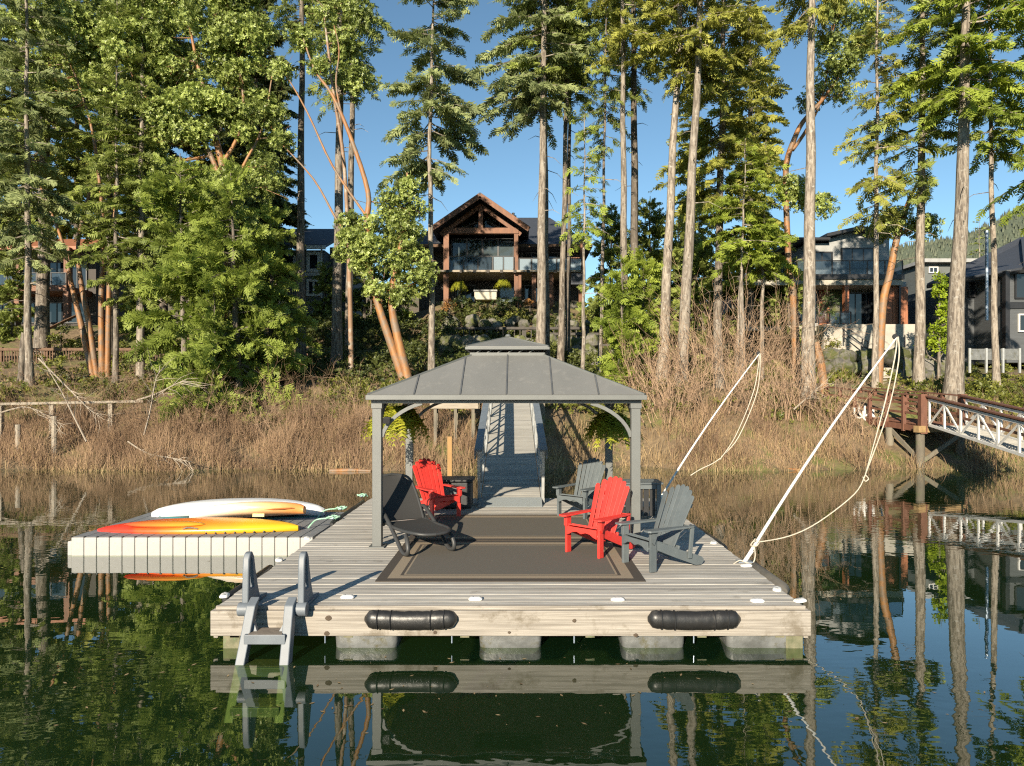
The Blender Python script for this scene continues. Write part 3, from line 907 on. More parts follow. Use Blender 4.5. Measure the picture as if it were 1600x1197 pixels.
# ------------------------------------------------------------------ adirondack chairs
def adirondack(label, m, loc, rz, group, name='adirondack_chair'):
    t = thing(name, label, 'chair', loc, rz, group)
    for s in (-1, 1):
        x = s * 0.30
        part('front_leg', MB().box(x - 0.02, x + 0.02, -0.01, 0.09, 0, 0.535), m, t, bevel=0.005)
        out = [(-0.02, 0.30), (0.02, 0.40), (0.10, 0.405), (0.45, 0.27), (0.88, 0.125), (0.93, 0.09), (0.94, 0.05), (0.90, 0.005), (0.80, 0.005), (0.45, 0.14), (0.1, 0.285)]
        part('side_rail', MB().prism(out, lambda u, v, q: (q, u, v), s * 0.28 - 0.013, s * 0.28 + 0.013), m, t, bevel=0.004)
        arm = [(-0.065, -0.06), (-0.04, -0.09), (0.05, -0.09), (0.08, -0.06), (0.08, 0.15), (0.06, 0.4), (0.045, 0.70), (0.02, 0.74), (-0.02, 0.74), (-0.045, 0.70), (-0.06, 0.30), (-0.07, 0.05)]
        part('armrest', MB().prism([(s * u + s * 0.315, v) for u, v in arm], lambda u, v, q: (u, v, q + 0.0), 0.537, 0.562), m, t, bevel=0.005)
        out = [(0.0, 0.535), (0.0, 0.40), (0.03, 0.36), (0.075, 0.47), (0.09, 0.535)]
        part('arm_bracket', MB().prism([(v, u) for u, v in out], lambda u, v, q: (q, v + 0.0, u), s * 0.335 - 0.012, s * 0.335 + 0.012), m, t)
        part('rear_post', MB().beam((s * 0.318, 0.66, 0.12), (s * 0.335, 0.69, 0.536), 0.025, 0.06, (0, 1, 0)), m, t, bevel=0.004)
    n = 6
    for i in range(n):
        u = i / (n - 1)
        y = 0.005 + u * 0.42
        z = 0.415 - 0.0 - (y - 0.05) * 0.375 if y > 0.05 else 0.41
        part('seat_slat', MB().beam((-0.268, y + 0.03, z), (0.268, y + 0.03, z), 0.075, 0.02, (0, 0.34, 1)), m, t, bevel=0.005)
    apron = [(-0.28, 0.40), (0.28, 0.40), (0.28, 0.27), (0.22, 0.29), (0.16, 0.325), (0.08, 0.335), (0.0, 0.31), (-0.08, 0.335), (-0.16, 0.325), (-0.22, 0.29), (-0.28, 0.27)]
    part('apron', MB().prism(apron, lambda u, v, q: (u, q, v), -0.035, -0.012), m, t, bevel=0.004)
    tops = [0.80, 0.87, 0.915, 0.93, 0.915, 0.87, 0.80]
    for i in range(7):
        k = i - 3
        x0, x1 = k * 0.070, k * 0.092
        L = tops[i]
        wb, wt = 0.031, 0.043
        out = [(-wb, 0), (wb, 0), (wt, L - 0.04), (wt * 0.85, L - 0.015), (wt * 0.45, L + 0.002), (0, L + 0.007), (-wt * 0.45, L + 0.002), (-wt * 0.85, L - 0.015), (-wt, L - 0.04)]
        tilt = R(24)
        curve = 0.012 * k * k / 3
        def fn(u, v, q, x0=x0, x1=x1, L=L, curve=curve):
            return (x0 + (x1 - x0) * v / L + u, 0.455 + v * math.sin(tilt) - q * math.cos(tilt) - curve * 0.9, 0.225 + v * math.cos(tilt) + q * math.sin(tilt))
        part('back_slat', MB().prism(out, fn, -0.009, 0.009), m, t, bevel=0.004)
    for v, w in ((0.06, 0.54), (0.36, 0.66), (0.66, 0.5)):
        y, z = 0.455 + v * math.sin(R(24)) + 0.035, 0.225 + v * math.cos(R(24)) - 0.012
        part('back_rail', MB().beam((-w / 2, y, z), (w / 2, y, z), 0.028, 0.055, (0, math.sin(R(24)), math.cos(R(24)))), m, t, bevel=0.004)
    return t
def place(fx, fy):            # rotation that turns the chair's front (-Y) to the given direction
    return math.atan2(fx, -fy)
g1, g2 = 'red chairs around the rug', 'grey chairs on the dock'
adirondack('bright red slatted chair at the right of the rug, facing the camera', m_red, (0.93, 10.25, DECK + 0.014), place(-0.69, -0.72), g1)
adirondack('bright red slatted chair at the back left of the rug behind the dark lounger', m_red, (-1.36, 13.35, DECK + 0.014), place(0.62, -0.78), g1)
adirondack('slate grey slatted chair standing in front, at the right edge of the rug', m_grey, (1.60, 9.55, DECK + 0.006), place(-0.88, -0.47), g2)
adirondack('slate grey slatted chair at the back, right of the gangway foot', m_grey, (1.0, 13.42, DECK + 0.014), place(-0.63, -0.78), g2)

# ------------------------------------------------------------------ reclining lounger
t = thing('sun_lounger', 'charcoal resin lounger with raised woven back beside the left gazebo post', 'lounger', (-1.27, 10.28, DECK + 0.014), place(0.50, -0.87))
t.scale = (1.1, 1.1, 1.02)
for s in (-1, 1):
    x = s * 0.33
    loop = [(x, 0.95, 0.30), (x, 1.12, 0.40), (x, 1.17, 0.47), (x, 1.12, 0.515), (x, 1.0, 0.50), (x, 0.72, 0.36), (x, 0.42, 0.17), (x, 0.22, 0.045), (x, 0.10, 0.025), (x, 0.02, 0.05), (x, 0.0, 0.12), (x * 0.97, 0.05, 0.22), (x * 0.93, 0.14, 0.29)]
    def smooth(pts, n=4):
        out = []
        P_ = [Vector(p) for p in pts]
        for i in range(len(P_) - 1):
            a, b, c, d = P_[max(i - 1, 0)], P_[i], P_[i + 1], P_[min(i + 2, len(P_) - 1)]
            for k in range(n):
                u = k / n
                out.append(0.5 * ((2 * b) + (c - a) * u + (2 * a - 5 * b + 4 * c - d) * u * u + (3 * b - a - 3 * c + d) * u ** 3))
        out.append(P_[-1])
        return out
    part('arm_loop', MB().tube(smooth(loop), 0.030, 8), m_lounge, t, smooth=60)
    part('rear_leg', MB().tube(smooth([(x, 1.05, 0.40), (x, 1.25, 0.2), (x, 1.32, 0.02)]), [0.028] * 9, 8), m_lounge, t, smooth=60)
    part('seat_side', MB().tube(smooth([(s * 0.29, 1.02, 0.33), (s * 0.31, 0.6, 0.32), (s * 0.30, 0.2, 0.33), (s * 0.25, -0.02, 0.335), (s * 0.15, -0.12, 0.325), (0, -0.15, 0.32)]), 0.026, 8), m_lounge, t, smooth=60)
    part('back_side', MB().tube(smooth([(s * 0.29, 0.98, 0.33), (s * 0.30, 1.23, 0.62), (s * 0.29, 1.43, 0.83), (s * 0.22, 1.53, 0.95), (0, 1.555, 0.99)]), 0.022, 8), m_lounge, t, smooth=60)
def sheet(rows, th=0.012):
    mb = MB()
    n = len(rows[0])
    top = [p for r_ in rows for p in r_]
    bot = [(p[0], p[1] + 0.002, p[2] - th) for p in top]
    fs = []
    N_ = len(top)
    for i in range(len(rows) - 1):
        for k in range(n - 1):
            a = i * n + k
            fs.append((a, a + 1, a + n + 1, a + n))
            fs.append((N_ + a + n, N_ + a + n + 1, N_ + a + 1, N_ + a))
    return mb.add(top + bot, fs)
rows = []
for i in range(13):
    u = i / 12
    y = -0.13 + u * 1.12
    hw = 0.285 * min(1, (0.35 + 4 * u) ** 0.5)
    rows.append([(hw * k / 4, y, 0.335 - 0.012 * (1 - (k / 4) ** 2) + 0.01 * math.sin(u * 9)) for k in range(-4, 5)])
part('seat_sling', sheet(rows), m_sling, t, smooth=50)
rows = []
for i in range(13):
    u = i / 12
    a = u * 0.73
    y, z = 0.985 + 0.56 * u ** 0.9, 0.345 + a * 0.90
    hw = 0.285 * min(1, (max(0.02, (1.0 - u)) * 4.0) ** 0.45)
    rows.append([(hw * k / 4, y + 0.02 * (1 - (k / 4) ** 2), z) for k in range(-4, 5)])
part('back_sling', sheet(rows), m_sling, t, smooth=50)

# ------------------------------------------------------------------ tables and covers at the back of the dock
t = thing('storage_bench', 'low dark covered storage box behind the red chair at the back left', 'storage box', (-1.33, 14.75, DECK))
part('box', MB().box(-0.52, 0.36, -0.32, 0.32, 0.02, 0.55), m_cover, t, bevel=0.03)
part('lid', MB().box(-0.56, 0.40, -0.36, 0.36, 0.555, 0.61), m_black, t, bevel=0.02)
part('front_panel', MB().box(-0.45, 0.12, -0.335, -0.322, 0.12, 0.46), m_grey, t, bevel=0.004)
t = thing('slatted_table', 'grey table with slatted sides behind the right gazebo post', 'table', (2.28, 13.4, DECK))
for i in range(5):
    part('top_slat', MB().box(-0.62, 0.42, -0.30 + i * 0.125, -0.30 + i * 0.125 + 0.115, 0.68, 0.715), m_grey, t, bevel=0.004)
for x in (-0.56, 0.34):
    for y in (-0.25, 0.27):
        part('leg', MB().box(x - 0.04, x + 0.04, y - 0.04, y + 0.04, 0, 0.678), m_grey, t, bevel=0.004)
part('apron', MB().box(-0.52, 0.30, -0.26, -0.235, 0.59, 0.675), m_grey, t)
for i in range(7):
    part('side_slat', MB().box(-0.50 + i * 0.114, -0.50 + i * 0.114 + 0.095, -0.2, -0.18, 0.08, 0.6), m_black, t)
part('shelf', MB().box(-0.52, 0.30, -0.17, 0.22, 0.16, 0.19), m_black, t)

# ------------------------------------------------------------------ swim ladder
t = thing('swim_ladder', 'grey plastic swim ladder with two loop handles hanging off the front left of the dock', 'ladder', (-2.69, DY0 - 0.06, DECK))
hx = 0.305
for s in (-1, 1):
    x = s * hx
    outer = smooth([(x, 0.42, 0.01), (x, 0.20, 0.30), (x, 0.10, 0.55), (x, 0.04, 0.625), (x, -0.03, 0.62), (x, -0.07, 0.55), (x, -0.085, 0.3), (x, -0.09, 0.05), (x, -0.10, -0.05)])
    # handle: flat plate with an oval opening, cut as a ring of quads
    outl = [(0.30, 0.0), (0.22, 0.16), (0.14, 0.38), (0.10, 0.54), (0.04, 0.61), (-0.02, 0.60), (-0.06, 0.54), (-0.075, 0.38), (-0.085, 0.16), (-0.09, 0.0)]
    inl = [(0.10, 0.20), (0.075, 0.26), (0.06, 0.38), (0.045, 0.50), (0.03, 0.545), (0.005, 0.545), (-0.012, 0.50), (-0.022, 0.38), (-0.022, 0.26), (-0.01, 0.20)]
    vs = []
    for q in (x - 0.035, x + 0.035):
        vs += [(q, u, v) for u, v in outl] + [(q, u, v) for u, v in inl]
    fs = []
    n = 10
    for k in range(n):
        j = (k + 1) % n
        fs += [(k, j, n + j, n + k), (2 * n + n + k, 2 * n + n + j, 2 * n + j, 2 * n + k), (k, 2 * n + k, 2 * n + j, j), (n + j, 3 * n + j, 3 * n + k, n + k)]
    part('handle', MB().add(vs, fs), m_ladder, t, bevel=0.012, smooth=40)
    part('handle_foot', MB().box(x - 0.05, x + 0.05, -0.02, 0.46, 0.008, 0.035), m_ladder, t, bevel=0.006)
    part('knuckle', MB().tube([(x * 1.0 - 0.07, -0.08, 0.0), (x + 0.07, -0.08, 0.0)], 0.075, 14), m_ladder, t, smooth=40, bevel=0.006)
def rail_pt(s, k):      # k metres down the stringer; the ladder stands out from the dock and widens a little downward
    return Vector((s * (0.205 + 0.045 * k), -0.115 - 0.40 * k, 0.10 - 0.92 * k))
for s in (-1, 1):
    rings = []
    for k in np.linspace(0, 1.14, 7):
        c = rail_pt(s, k)
        w = 0.05
        d = 0.075 + 0.02 * min(1, k)
        rings.append([c + Vector((-w, -d * 0.9, -d * 0.4)), c + Vector((w, -d * 0.9, -d * 0.4)), c + Vector((w, d * 0.9, d * 0.4)), c + Vector((-w, d * 0.9, d * 0.4))])
    part('stringer', MB().loft(rings), m_ladder, t, bevel=0.01)
    a, b = rail_pt(s, 0.18), rail_pt(s, 0.42)
    b.x = s * 0.07
    part('gusset', MB().add([rail_pt(s, 0.12) + Vector((0, 0.0, 0)), rail_pt(s, 0.46), b + Vector((0, 0, -0.0)), rail_pt(s, 0.12) + Vector((0, 0.05, 0)), rail_pt(s, 0.46) + Vector((0, 0.05, 0)), b + Vector((0, 0.05, 0))], [(0, 1, 2), (5, 4, 3), (0, 3, 4, 1), (1, 4, 5, 2), (2, 5, 3, 0)]), m_ladder, t)
for k in (0.32, 0.64, 1.02):
    a, b = rail_pt(-1, k), rail_pt(1, k)
    part('step', MB().box(a.x, b.x, a.y - 0.10, a.y + 0.13, a.z - 0.03, a.z), m_ladder, t, bevel=0.008)
    part('tread', MB().box(a.x + 0.04, b.x - 0.04, a.y - 0.085, a.y + 0.12, a.z + 0.001, a.z + 0.006), m_tread, t)
    part('riser', MB().box(a.x, b.x, a.y - 0.105, a.y - 0.075, a.z - 0.10, a.z - 0.001), m_ladder, t, bevel=0.006)

# ------------------------------------------------------------------ mooring poles with ropes
def mooring_pole(name, label, base, tip, r0, r1):
    t = thing(name, label, 'mooring pole', base, 0, 'white mooring poles on the right edge')
    b0, tp = Vector((0, 0, 0)), Vector(tip) - Vector(base)
    pts = [b0.lerp(tp, k / 10) + Vector((-0.03, 0, 0.06)) * (math.sin(k / 10 * math.pi)) for k in range(11)]
    part('rod', MB().tube(pts, [r0 + (r1 - r0) * k / 10 for k in range(11)], 10), m_fibre, t, smooth=60)
    part('socket', MB().tube([b0 - Vector((0, 0, 0.0)), b0.lerp(tp, 0.05)], r0 * 1.2, 10), m_galv if name != 'mooring_pole' else m_fibre, t, smooth=40)
    part('base_plate', MB().box(-0.10, 0.10, -0.08, 0.08, 0.002, 0.015), m_galv, t, bevel=0.003)
    part('tip_pulley', MB().tube([tp + Vector((-0.03, -0.012, 0.0)), tp + Vector((-0.03, 0.012, 0))], 0.04, 10), m_black, t)
    return t
w1b, w1t = on_deck(1163, 878), P(1402, 526, 10.2)
w2b, w2t = Vector((2.93, 15.0, DECK)), P(1187, 552, 15.3)
mooring_pole('mooring_pole', 'nearer long white mooring pole leaning out over the water from the right edge', w1b, w1t, 0.024, 0.012)
mooring_pole('mooring_pole', 'farther white mooring pole rising behind the grey front chair', w2b, w2t, 0.025, 0.012)
def rope(name, label, lines, r, m=m_rope, loc=None, cat='rope', group=None):
    loc = loc or lines[0][0]
    t = thing(name, label, cat, loc, 0, group)
    for ln in lines:
        part('strand', MB().tube(smooth([tuple(p) for p in ln], 5), r, 6), m, t, smooth=60, w=True)
    return t
D1 = 10.0
rope('mooring_rope', 'cream rope doubled from the tip of the nearer pole and tied at its foot', [
    [w1t, P(1398, 560, D1), P(1380, 640, D1), P(1352, 742, D1)],
    [w1t + Vector((0.03, 0.03, 0)), P(1404, 565, D1 + .05), P(1386, 648, D1 + .05), P(1350, 747, D1)],
    [P(1352, 742, D1), P(1335, 772, D1), P(1280, 815, D1), P(1235, 837, D1), P(1186, 847, D1 - 0.02), P(1176, 846, D1)],
    [P(1180, 842, 9.9), P(1173, 852, 9.95), P(1182, 853, 9.86), P(1187, 845, 9.95), P(1178, 846, 9.86)],
    [P(1178, 850, 9.9), P(1180, 868, 9.9), P(1176, 880, 9.88), P(1166, 879, 9.8), P(1155, 876, 9.85), P(1143, 884, 9.75)],
    [P(1352, 742, D1), P(1357, 748, D1), P(1352, 752, D1), P(1348, 745, D1)]], 0.009, group='ropes on the mooring poles')
rope('mooring_rope', 'cream rope hanging from the tip of the farther pole with a loose end', [
    [w2t, P(1178, 610, 15.3), P(1150, 680, 15.3), P(1125, 718, 15.3)],
    [w2t + Vector((0.03, 0.03, 0)), P(1183, 612, 15.4), P(1154, 683, 15.4), P(1127, 714, 15.3)],
    [P(1126, 716, 15.3), P(1112, 725, 15.3), P(1095, 733, 15.3), P(1079, 743, 15.3)]], 0.0115, group='ropes on the mooring poles')
for (px, py, lab) in ((533, 797, 'white and green rope tied to the left dock edge behind the yellow bow'), (521, 812, 'green flecked rope knot on the left dock edge, the one nearest the camera'), (566, 777, 'pale rope knot at the far left corner of the dock')):
    p = on_deck(px, py)
    rr = random.Random(px)
    coil = [p + Vector((0.11 * math.cos(k * 0.9) * rr.uniform(0.6, 1.2), 0.08 * math.sin(k * 0.9) * rr.uniform(0.6, 1.2), 0.025 + 0.02 * (k % 3))) for k in range(16)]
    tail = [p + Vector((-0.05, 0, 0.03)), p + Vector((-0.25, -0.05, 0.02)), p + Vector((-0.38, 0.04, -0.04)), p + Vector((-0.48, 0.0, -0.16))]
    tt = rope('dock_rope', lab, [coil, tail] if px != 566 else [coil], 0.014, m_rope2, loc=p, group='ropes on the left dock edge')
    part('cleat', MB().box(-0.03, 0.03, -0.11, 0.11, 0.03, 0.05).box(-0.02, 0.02, -0.03, 0.03, 0.0, 0.03), m_galv, tt, bevel=0.004)

# ------------------------------------------------------------------ kayak raft
RX0, RX1, RY0, RY1 = -7.88, -3.62, 12.4, 15.1
raft = thing('kayak_raft', 'pale modular floating raft for the kayaks beside the dock', 'floating raft', (RX0, RY0, 0))
nmod = 19
mw = (RX1 - RX0) / nmod
fl = MB().box(0.004, mw - 0.004, 0, 0.5, -0.035, 0.315).mesh('cube_float', m_raft)
fl2 = MB().box(0.006, mw - 0.006, 0, RY1 - RY0 - 0.5, 0.10, 0.318).mesh('deck_row', m_rafttop)
for i in range(nmod):
    o = shared('cube_float', fl, raft, (i * mw, 0, 0))
    b = o.modifiers.new('bevel', 'BEVEL'); b.width = 0.012; b.segments = 2
    o = shared('deck_row', fl2, raft, (i * mw, 0.503, 0))
    b = o.modifiers.new('bevel', 'BEVEL'); b.width = 0.006; b.segments = 1
    part('connector', MB().tube([(i * mw, 0.02, 0.318), (i * mw, 0.02, 0.332)], 0.02, 8), m_black, raft)
    part('top_strip', MB().box(i * mw + 0.008, (i + 1) * mw - 0.008, 0.03, 0.49, 0.317, 0.324), m_rafttop, raft)
part('end_float', MB().box(-0.10, -0.006, 0.05, 2.6, -0.035, 0.24), m_raft, raft, bevel=0.02)
part('hinge', MB().box(RX1 - RX0 - 0.02, DX0 - RX0 - 0.12, 0.2, 2.4, 0.26, 0.3), m_rafttop, raft)

def boat(name, label, cat, p, q, width, hgt, m, roll=0.0, bow=0.3, tip=0.04, group=None, flat=False, peak=0.5):
    """hull from p to q with pointed upturned ends"""
    p, q = Vector(p), Vector(q)
    L = (q - p).length
    t = thing(name, label, cat, p, math.atan2((q - p).y, (q - p).x), group)
    n = 26
    rings = []
    slope = (q - p).z / L
    for i in range(n + 1):
        u = i / n
        w = width / 2 * max(tip, math.sin(math.pi * u) ** 0.62)
        h = hgt * (0.55 + 0.45 * math.sin(math.pi * u) ** 0.5)
        lift = bow * hgt * (abs(u - peak) * 2) ** 3
        ring = []
        for k in range(14):
            a = 2 * math.pi * k / 14
            c_, s_ = math.cos(a), math.sin(a)
            yy = w * abs(c_) ** 0.75 * (1 if c_ > 0 else -1)
            zz = h * (0.5 + 0.5 * (abs(s_) ** 0.7 * (1 if s_ > 0 else -1))) 
            if s_ < -0.5: yy *= 0.8
            y2 = yy * math.cos(roll) - (zz - hgt * .5) * math.sin(roll)
            z2 = yy * math.sin(roll) + (zz - hgt * .5) * math.cos(roll) + hgt * .5
            ring.append((u * L, y2, z2 + lift + slope * u * L))
        rings.append(ring)
    part('hull', MB().loft(rings), m, t, smooth=60)
    return t, L
def ramp_mat(name, stops, rough=0.3, axis_scale=1.0):
    """plastic moulded in several colours blended along the boat"""
    m, nt, b, L = new_mat(name)
    N = nt.nodes
    tc = N.new('ShaderNodeTexCoord')
    sx = N.new('ShaderNodeSeparateXYZ')
    L.new(tc.outputs['Generated'], sx.inputs[0])
    no = N.new('ShaderNodeTexNoise')
    no.inputs['Scale'].default_value = 3
    L.new(tc.outputs['Object'], no.inputs['Vector'])
    ma = N.new('ShaderNodeMath')
    ma.operation = 'MULTIPLY_ADD'
    ma.inputs[1].default_value = 0.22
    L.new(no.outputs['Fac'], ma.inputs[0])
    ad = N.new('ShaderNodeMath')
    ad.operation = 'SUBTRACT'
    ad.inputs[1].default_value = 0.11
    L.new(sx.outputs[0], ma.inputs[2])
    L.new(ma.outputs[0], ad.inputs[0])
    rp = N.new('ShaderNodeValToRGB')
    while len(rp.color_ramp.elements) < len(stops):
        rp.color_ramp.elements.new(0.5)
    for e, (p, c) in zip(rp.color_ramp.elements, stops):
        e.position = p
        e.color = (*c, 1)
    L.new(ad.outputs[0], rp.inputs[0])
    L.new(rp.outputs[0], b.inputs['Base Color'])
    b.inputs['Roughness'].default_value = rough
    return m
m_k1 = ramp_mat('red to yellow kayak plastic', [(0.0, (0.70, 0.03, 0.02)), (0.22, (0.74, 0.05, 0.02)), (0.40, (0.78, 0.17, 0.025)), (0.60, (0.80, 0.30, 0.03)), (0.80, (0.82, 0.44, 0.02)), (1.0, (0.80, 0.46, 0.02))])
m_k2 = ramp_mat('orange and white kayak plastic', [(0.0, (0.80, 0.77, 0.70)), (0.35, (0.80, 0.70, 0.55)), (0.6, (0.80, 0.52, 0.28)), (0.85, (0.78, 0.34, 0.11)), (1.0, (0.76, 0.28, 0.08))])
t, L_ = boat('sit_on_kayak', 'red orange and yellow kayak nearest the front of the pale raft', 'kayak', P(153, 833, 13.0), P(466, 828, 13.0), 0.72, 0.20, m_k1, roll=R(8), bow=-0.15, tip=0.06, group='boats on the kayak raft')
part('deck_well', MB().ell((L_ * 0.36, -0.2, 0.2), (0.75, 0.18, 0.06), 16, 8), ramp_mat('kayak well red', [(0, (0.6, 0.06, 0.03)), (0.6, (0.72, 0.25, 0.03)), (1, (0.75, 0.4, 0.03))]), t, smooth=60)
part('carry_handle', MB().tube([(L_ * 0.47, -0.34, 0.14), (L_ * 0.49, -0.37, 0.17), (L_ * 0.52, -0.37, 0.17), (L_ * 0.54, -0.34, 0.14)], 0.014, 6), m_tread, t)
for k in range(8):
    part('bungee_hook', MB().ell((L_ * (0.58 + k * 0.045), -0.33 * math.sin(math.pi * (0.58 + k * 0.045)) ** .62 - 0.02, 0.07), (0.018, 0.012, 0.018), 6, 4), m_black, t)
t, L_ = boat('kayak', 'short white and orange kayak lying between the yellow kayak and the white canoe', 'kayak', P(300, 812, 13.75), P(476, 803, 13.75), 0.78, 0.28, m_k2, roll=R(-14), bow=0.0, tip=0.25, group='boats on the kayak raft')
part('cockpit_rim', MB().ell((L_ * 0.62, -0.10, 0.25), (0.72, 0.24, 0.05), 18, 8), m_terracotta, t, smooth=60)
part('sticker', MB().add([(L_ * 0.60, -0.375, 0.12), (L_ * 0.70, -0.372, 0.12), (L_ * 0.70, -0.362, 0.18), (L_ * 0.60, -0.365, 0.18)], [(0, 1, 2, 3)]), mat('faded yellow sticker', (0.72, 0.55, 0.2), rough=0.5), t)
t, L_ = boat('canoe', 'white upturned canoe at the back of the raft', 'canoe', P(238, 807, 14.6), P(507, 802, 14.6), 0.86, 0.33, m_hullw, bow=-0.25, tip=0.10, group='boats on the kayak raft')
part('gunwale', MB().loft([[(L_ * u, w * k, z) for k, z in ((-1.02, -0.012), (1.02, -0.012), (1.02, 0.03), (-1.02, 0.03))] for u, w in [(i / 16, 0.40 * max(0.08, math.sin(math.pi * i / 16) ** 0.62)) for i in range(17)]]), m_teal, t)
# ------------------------------------------------------------------ gangway up to the shore
gw = thing('gangway', 'aluminium gangway with pale boards and blue grey handrails rising from the dock', 'gangway', (-0.17, 15.15, 0.55))
g0, g1_ = Vector((-0.16, 15.2, 0.56)), Vector((-0.30, 29.0, 3.42))
gd = (g1_ - g0).normalized()
gs = gd.cross(Vector((0, 0, 1))).normalized()
gL = (g1_ - g0).length
nb = 96
bw = gL / nb
up = gs.cross(gd)
brd = MB().beam((-0.64, 0, 0), (0.64, 0, 0), bw - 0.012, 0.035).mesh('gangway_board', m_gdeck)
rotm = Matrix((gs, gd, up)).transposed().to_euler()
for i in range(nb):
    o = link('gangway_board', brd, gw)
    o.location = g0 + gd * (i + 0.5) * bw - gw.location
    o.rotation_euler = rotm
for s in (-1, 1):
    e = gs * s * 0.69
    part('side_beam', MB().beam(g0 + e - up * 0.05, g1_ + e - up * 0.05, 0.07, 0.16, up), m_alu, gw, w=True)
    part('lower_rail', MB().beam(g0 + e + up * 0.55, g1_ + e + up * 0.55, 0.035, 0.05, up), m_alu, gw, w=True)
    part('top_rail', MB().beam(g0 + e + up * 1.08 - gd * 0.06, g1_ + e + up * 1.08, 0.06, 0.07, up), m_alu, gw, w=True)
    part('handrail', MB().beam(g0 + e + up * 1.14 - gd * 0.12, g1_ + e + up * 1.14, 0.17, 0.045, up), m_rail, gw, w=True, bevel=0.006)
    part('handrail_face', MB().beam(g0 + e * 1.1 + up * 1.03 - gd * 0.12, g1_ + e * 1.1 + up * 1.03, 0.03, 0.16, up), m_rail, gw, w=True, bevel=0.004)
    n = 13
    for k in range(n + 1):
        p = g0 + gd * (0.05 + (gL - 0.1) * k / n) + e
        part('post', MB().beam(p - up * 0.05, p + up * 1.05, 0.06, 0.06, gd), m_alu, gw, w=True)
        if k < n:
            q = g0 + gd * (0.05 + (gL - 0.1) * (k + 1) / n) + e
            a, b = (p, q) if k % 2 else (q, p)
            part('diagonal', MB().beam(a + up * 0.02, b + up * 1.02, 0.035, 0.045, up), m_alu, gw, w=True)
part('transition_plate', MB().add([(-0.86, 14.72, DECK + 0.012), (0.50, 14.72, DECK + 0.012), (0.50, 15.22, 0.615), (-0.86, 15.22, 0.615), (-0.86, 14.72, DECK + 0.004), (0.50, 14.72, DECK + 0.004), (0.50, 15.22, 0.55), (-0.86, 15.22, 0.55)], [(0, 1, 2, 3), (7, 6, 5, 4), (0, 4, 5, 1), (1, 5, 6, 2), (2, 6, 7, 3), (3, 7, 4, 0)]), m_plate, gw, w=True)
# landing on the bank
ld = thing('shore_landing', 'small timber landing at the top of the gangway', 'landing', (-0.3, 29.2, 3.3))
for i in range(16):
    y = 29.05 + i * 0.15
    part('plank', MB().box(-1.9, 1.2, y, y + 0.14, 3.32, 3.36), m_gdeck, ld, w=True)
for x in (-1.7, 1.0):
    for y in (29.2, 31.2):
        part('post', MB().box(x - 0.1, x + 0.1, y - 0.1, y + 0.1, gz(x, y) - 0.5, 3.31), m_pile, ld, w=True)
b = thing('shore_bench', 'low weathered timber bench on the bank left of the gangway', 'bench', (-2.35, 28.2, 1.5))
z_ = P(710, 632, 28.2).z
for i in range(4):
    part('slat', MB().box(-3.5, -1.6, 27.9 + i * 0.15, 28.03 + i * 0.15, z_, z_ + 0.05), m_plank, b, w=True)
for x in (-3.3, -2.5, -1.8):
    for y in (27.97, 28.42):
        part('leg', MB().box(x - 0.06, x + 0.06, y - 0.05, y + 0.05, gz(x, y) - 0.3, z_ - 0.002), m_pile, b, w=True)
part('skirt_board', MB().box(-3.5, -1.6, 27.86, 27.897, z_ - 0.16, z_ + 0.045), m_plank, b, w=True)
# lone stake behind the dock
p = P(703, 728, 16.6)
t = thing('wooden_stake', 'yellowish wooden stake standing behind the dark storage box', 'stake', (p.x, 16.6, -1.5))
part('shaft', MB().box(-0.055, 0.055, -0.055, 0.055, 0, 1.5 + P(703, 682, 16.6).z), mat('new yellow wood', (0.36, 0.22, 0.085), (0.27, 0.155, 0.06), 5, (1, 1, .3), 0.8), t, bevel=0.008)

# ------------------------------------------------------------------ neighbour's pier and truss gangway on the right
pier = thing('timber_pier', 'brown stained timber pier with railings on the right bank', 'pier', (15.2, 29, 2))
pa, pb = Vector((15.55, 27.0, 1.66)), Vector((14.3, 32.6, 2.05))
pd = (pb - pa).normalized()
ps = Vector((pd.y, -pd.x, 0)).normalized()
W = 1.7
n = 38
for i in range(n):
    q = pa.lerp(pb, (i + 0.5) / n)
    part('plank', MB().beam(q + ps * 0.0, q + ps * W, (pb - pa).length / n - 0.012, 0.04), m_brown, pier, w=True)
for s, off in ((0, -0.06), (1, W + 0.06)):
    a, b = pa + ps * off, pb + ps * off
    part('stringer', MB().beam(a - Vector((0, 0, 0.15)), b - Vector((0, 0, 0.15)), 0.09, 0.22), m_brown, pier, w=True)
    for z, h, w in ((1.14, 0.045, 0.2), (0.80, 0.09, 0.04), (0.42, 0.09, 0.04)):
        part('rail', MB().beam(a + Vector((0, 0, z)), b + Vector((0, 0, z)), w, h), m_brown, pier, w=True)
    for k in range(7):
        q = a.lerp(b, k / 6)
        wd = 0.24 if k == 0 else 0.13
        part('rail_post', MB().beam(q - Vector((0, 0, 0.32)), q + Vector((0, 0, 1.2 if k == 0 else 1.1)), wd, wd, (0, 1, 0)), m_brown, pier, w=True)
    for f in (0.02, 0.30, 0.62):
        q = a.lerp(b, f)
        part('pile', MB().tube([q + Vector((0, 0, -2.6)), q + Vector((0, 0, -0.27))], 0.16, 10), m_pile, pier, smooth=40, w=True)
    q0, q1 = a.lerp(b, 0.04), a.lerp(b, 0.29)
    part('cross_brace', MB().beam(q0 + Vector((0, 0, -1.3)), q1 + Vector((0, 0, -0.35)), 0.06, 0.16), m_pile, pier, w=True)
part('pile_cap', MB().beam(pa - ps * 0.35 - Vector((0, 0, 0.14)), pa + ps * (W + 0.4) - Vector((0, 0, 0.14)), 0.26, 0.25), mat('yellow cap timber', (0.36, 0.24, 0.11), (0.25, 0.16, 0.075), 3, (3, 3, 3), 0.8), pier, w=True)
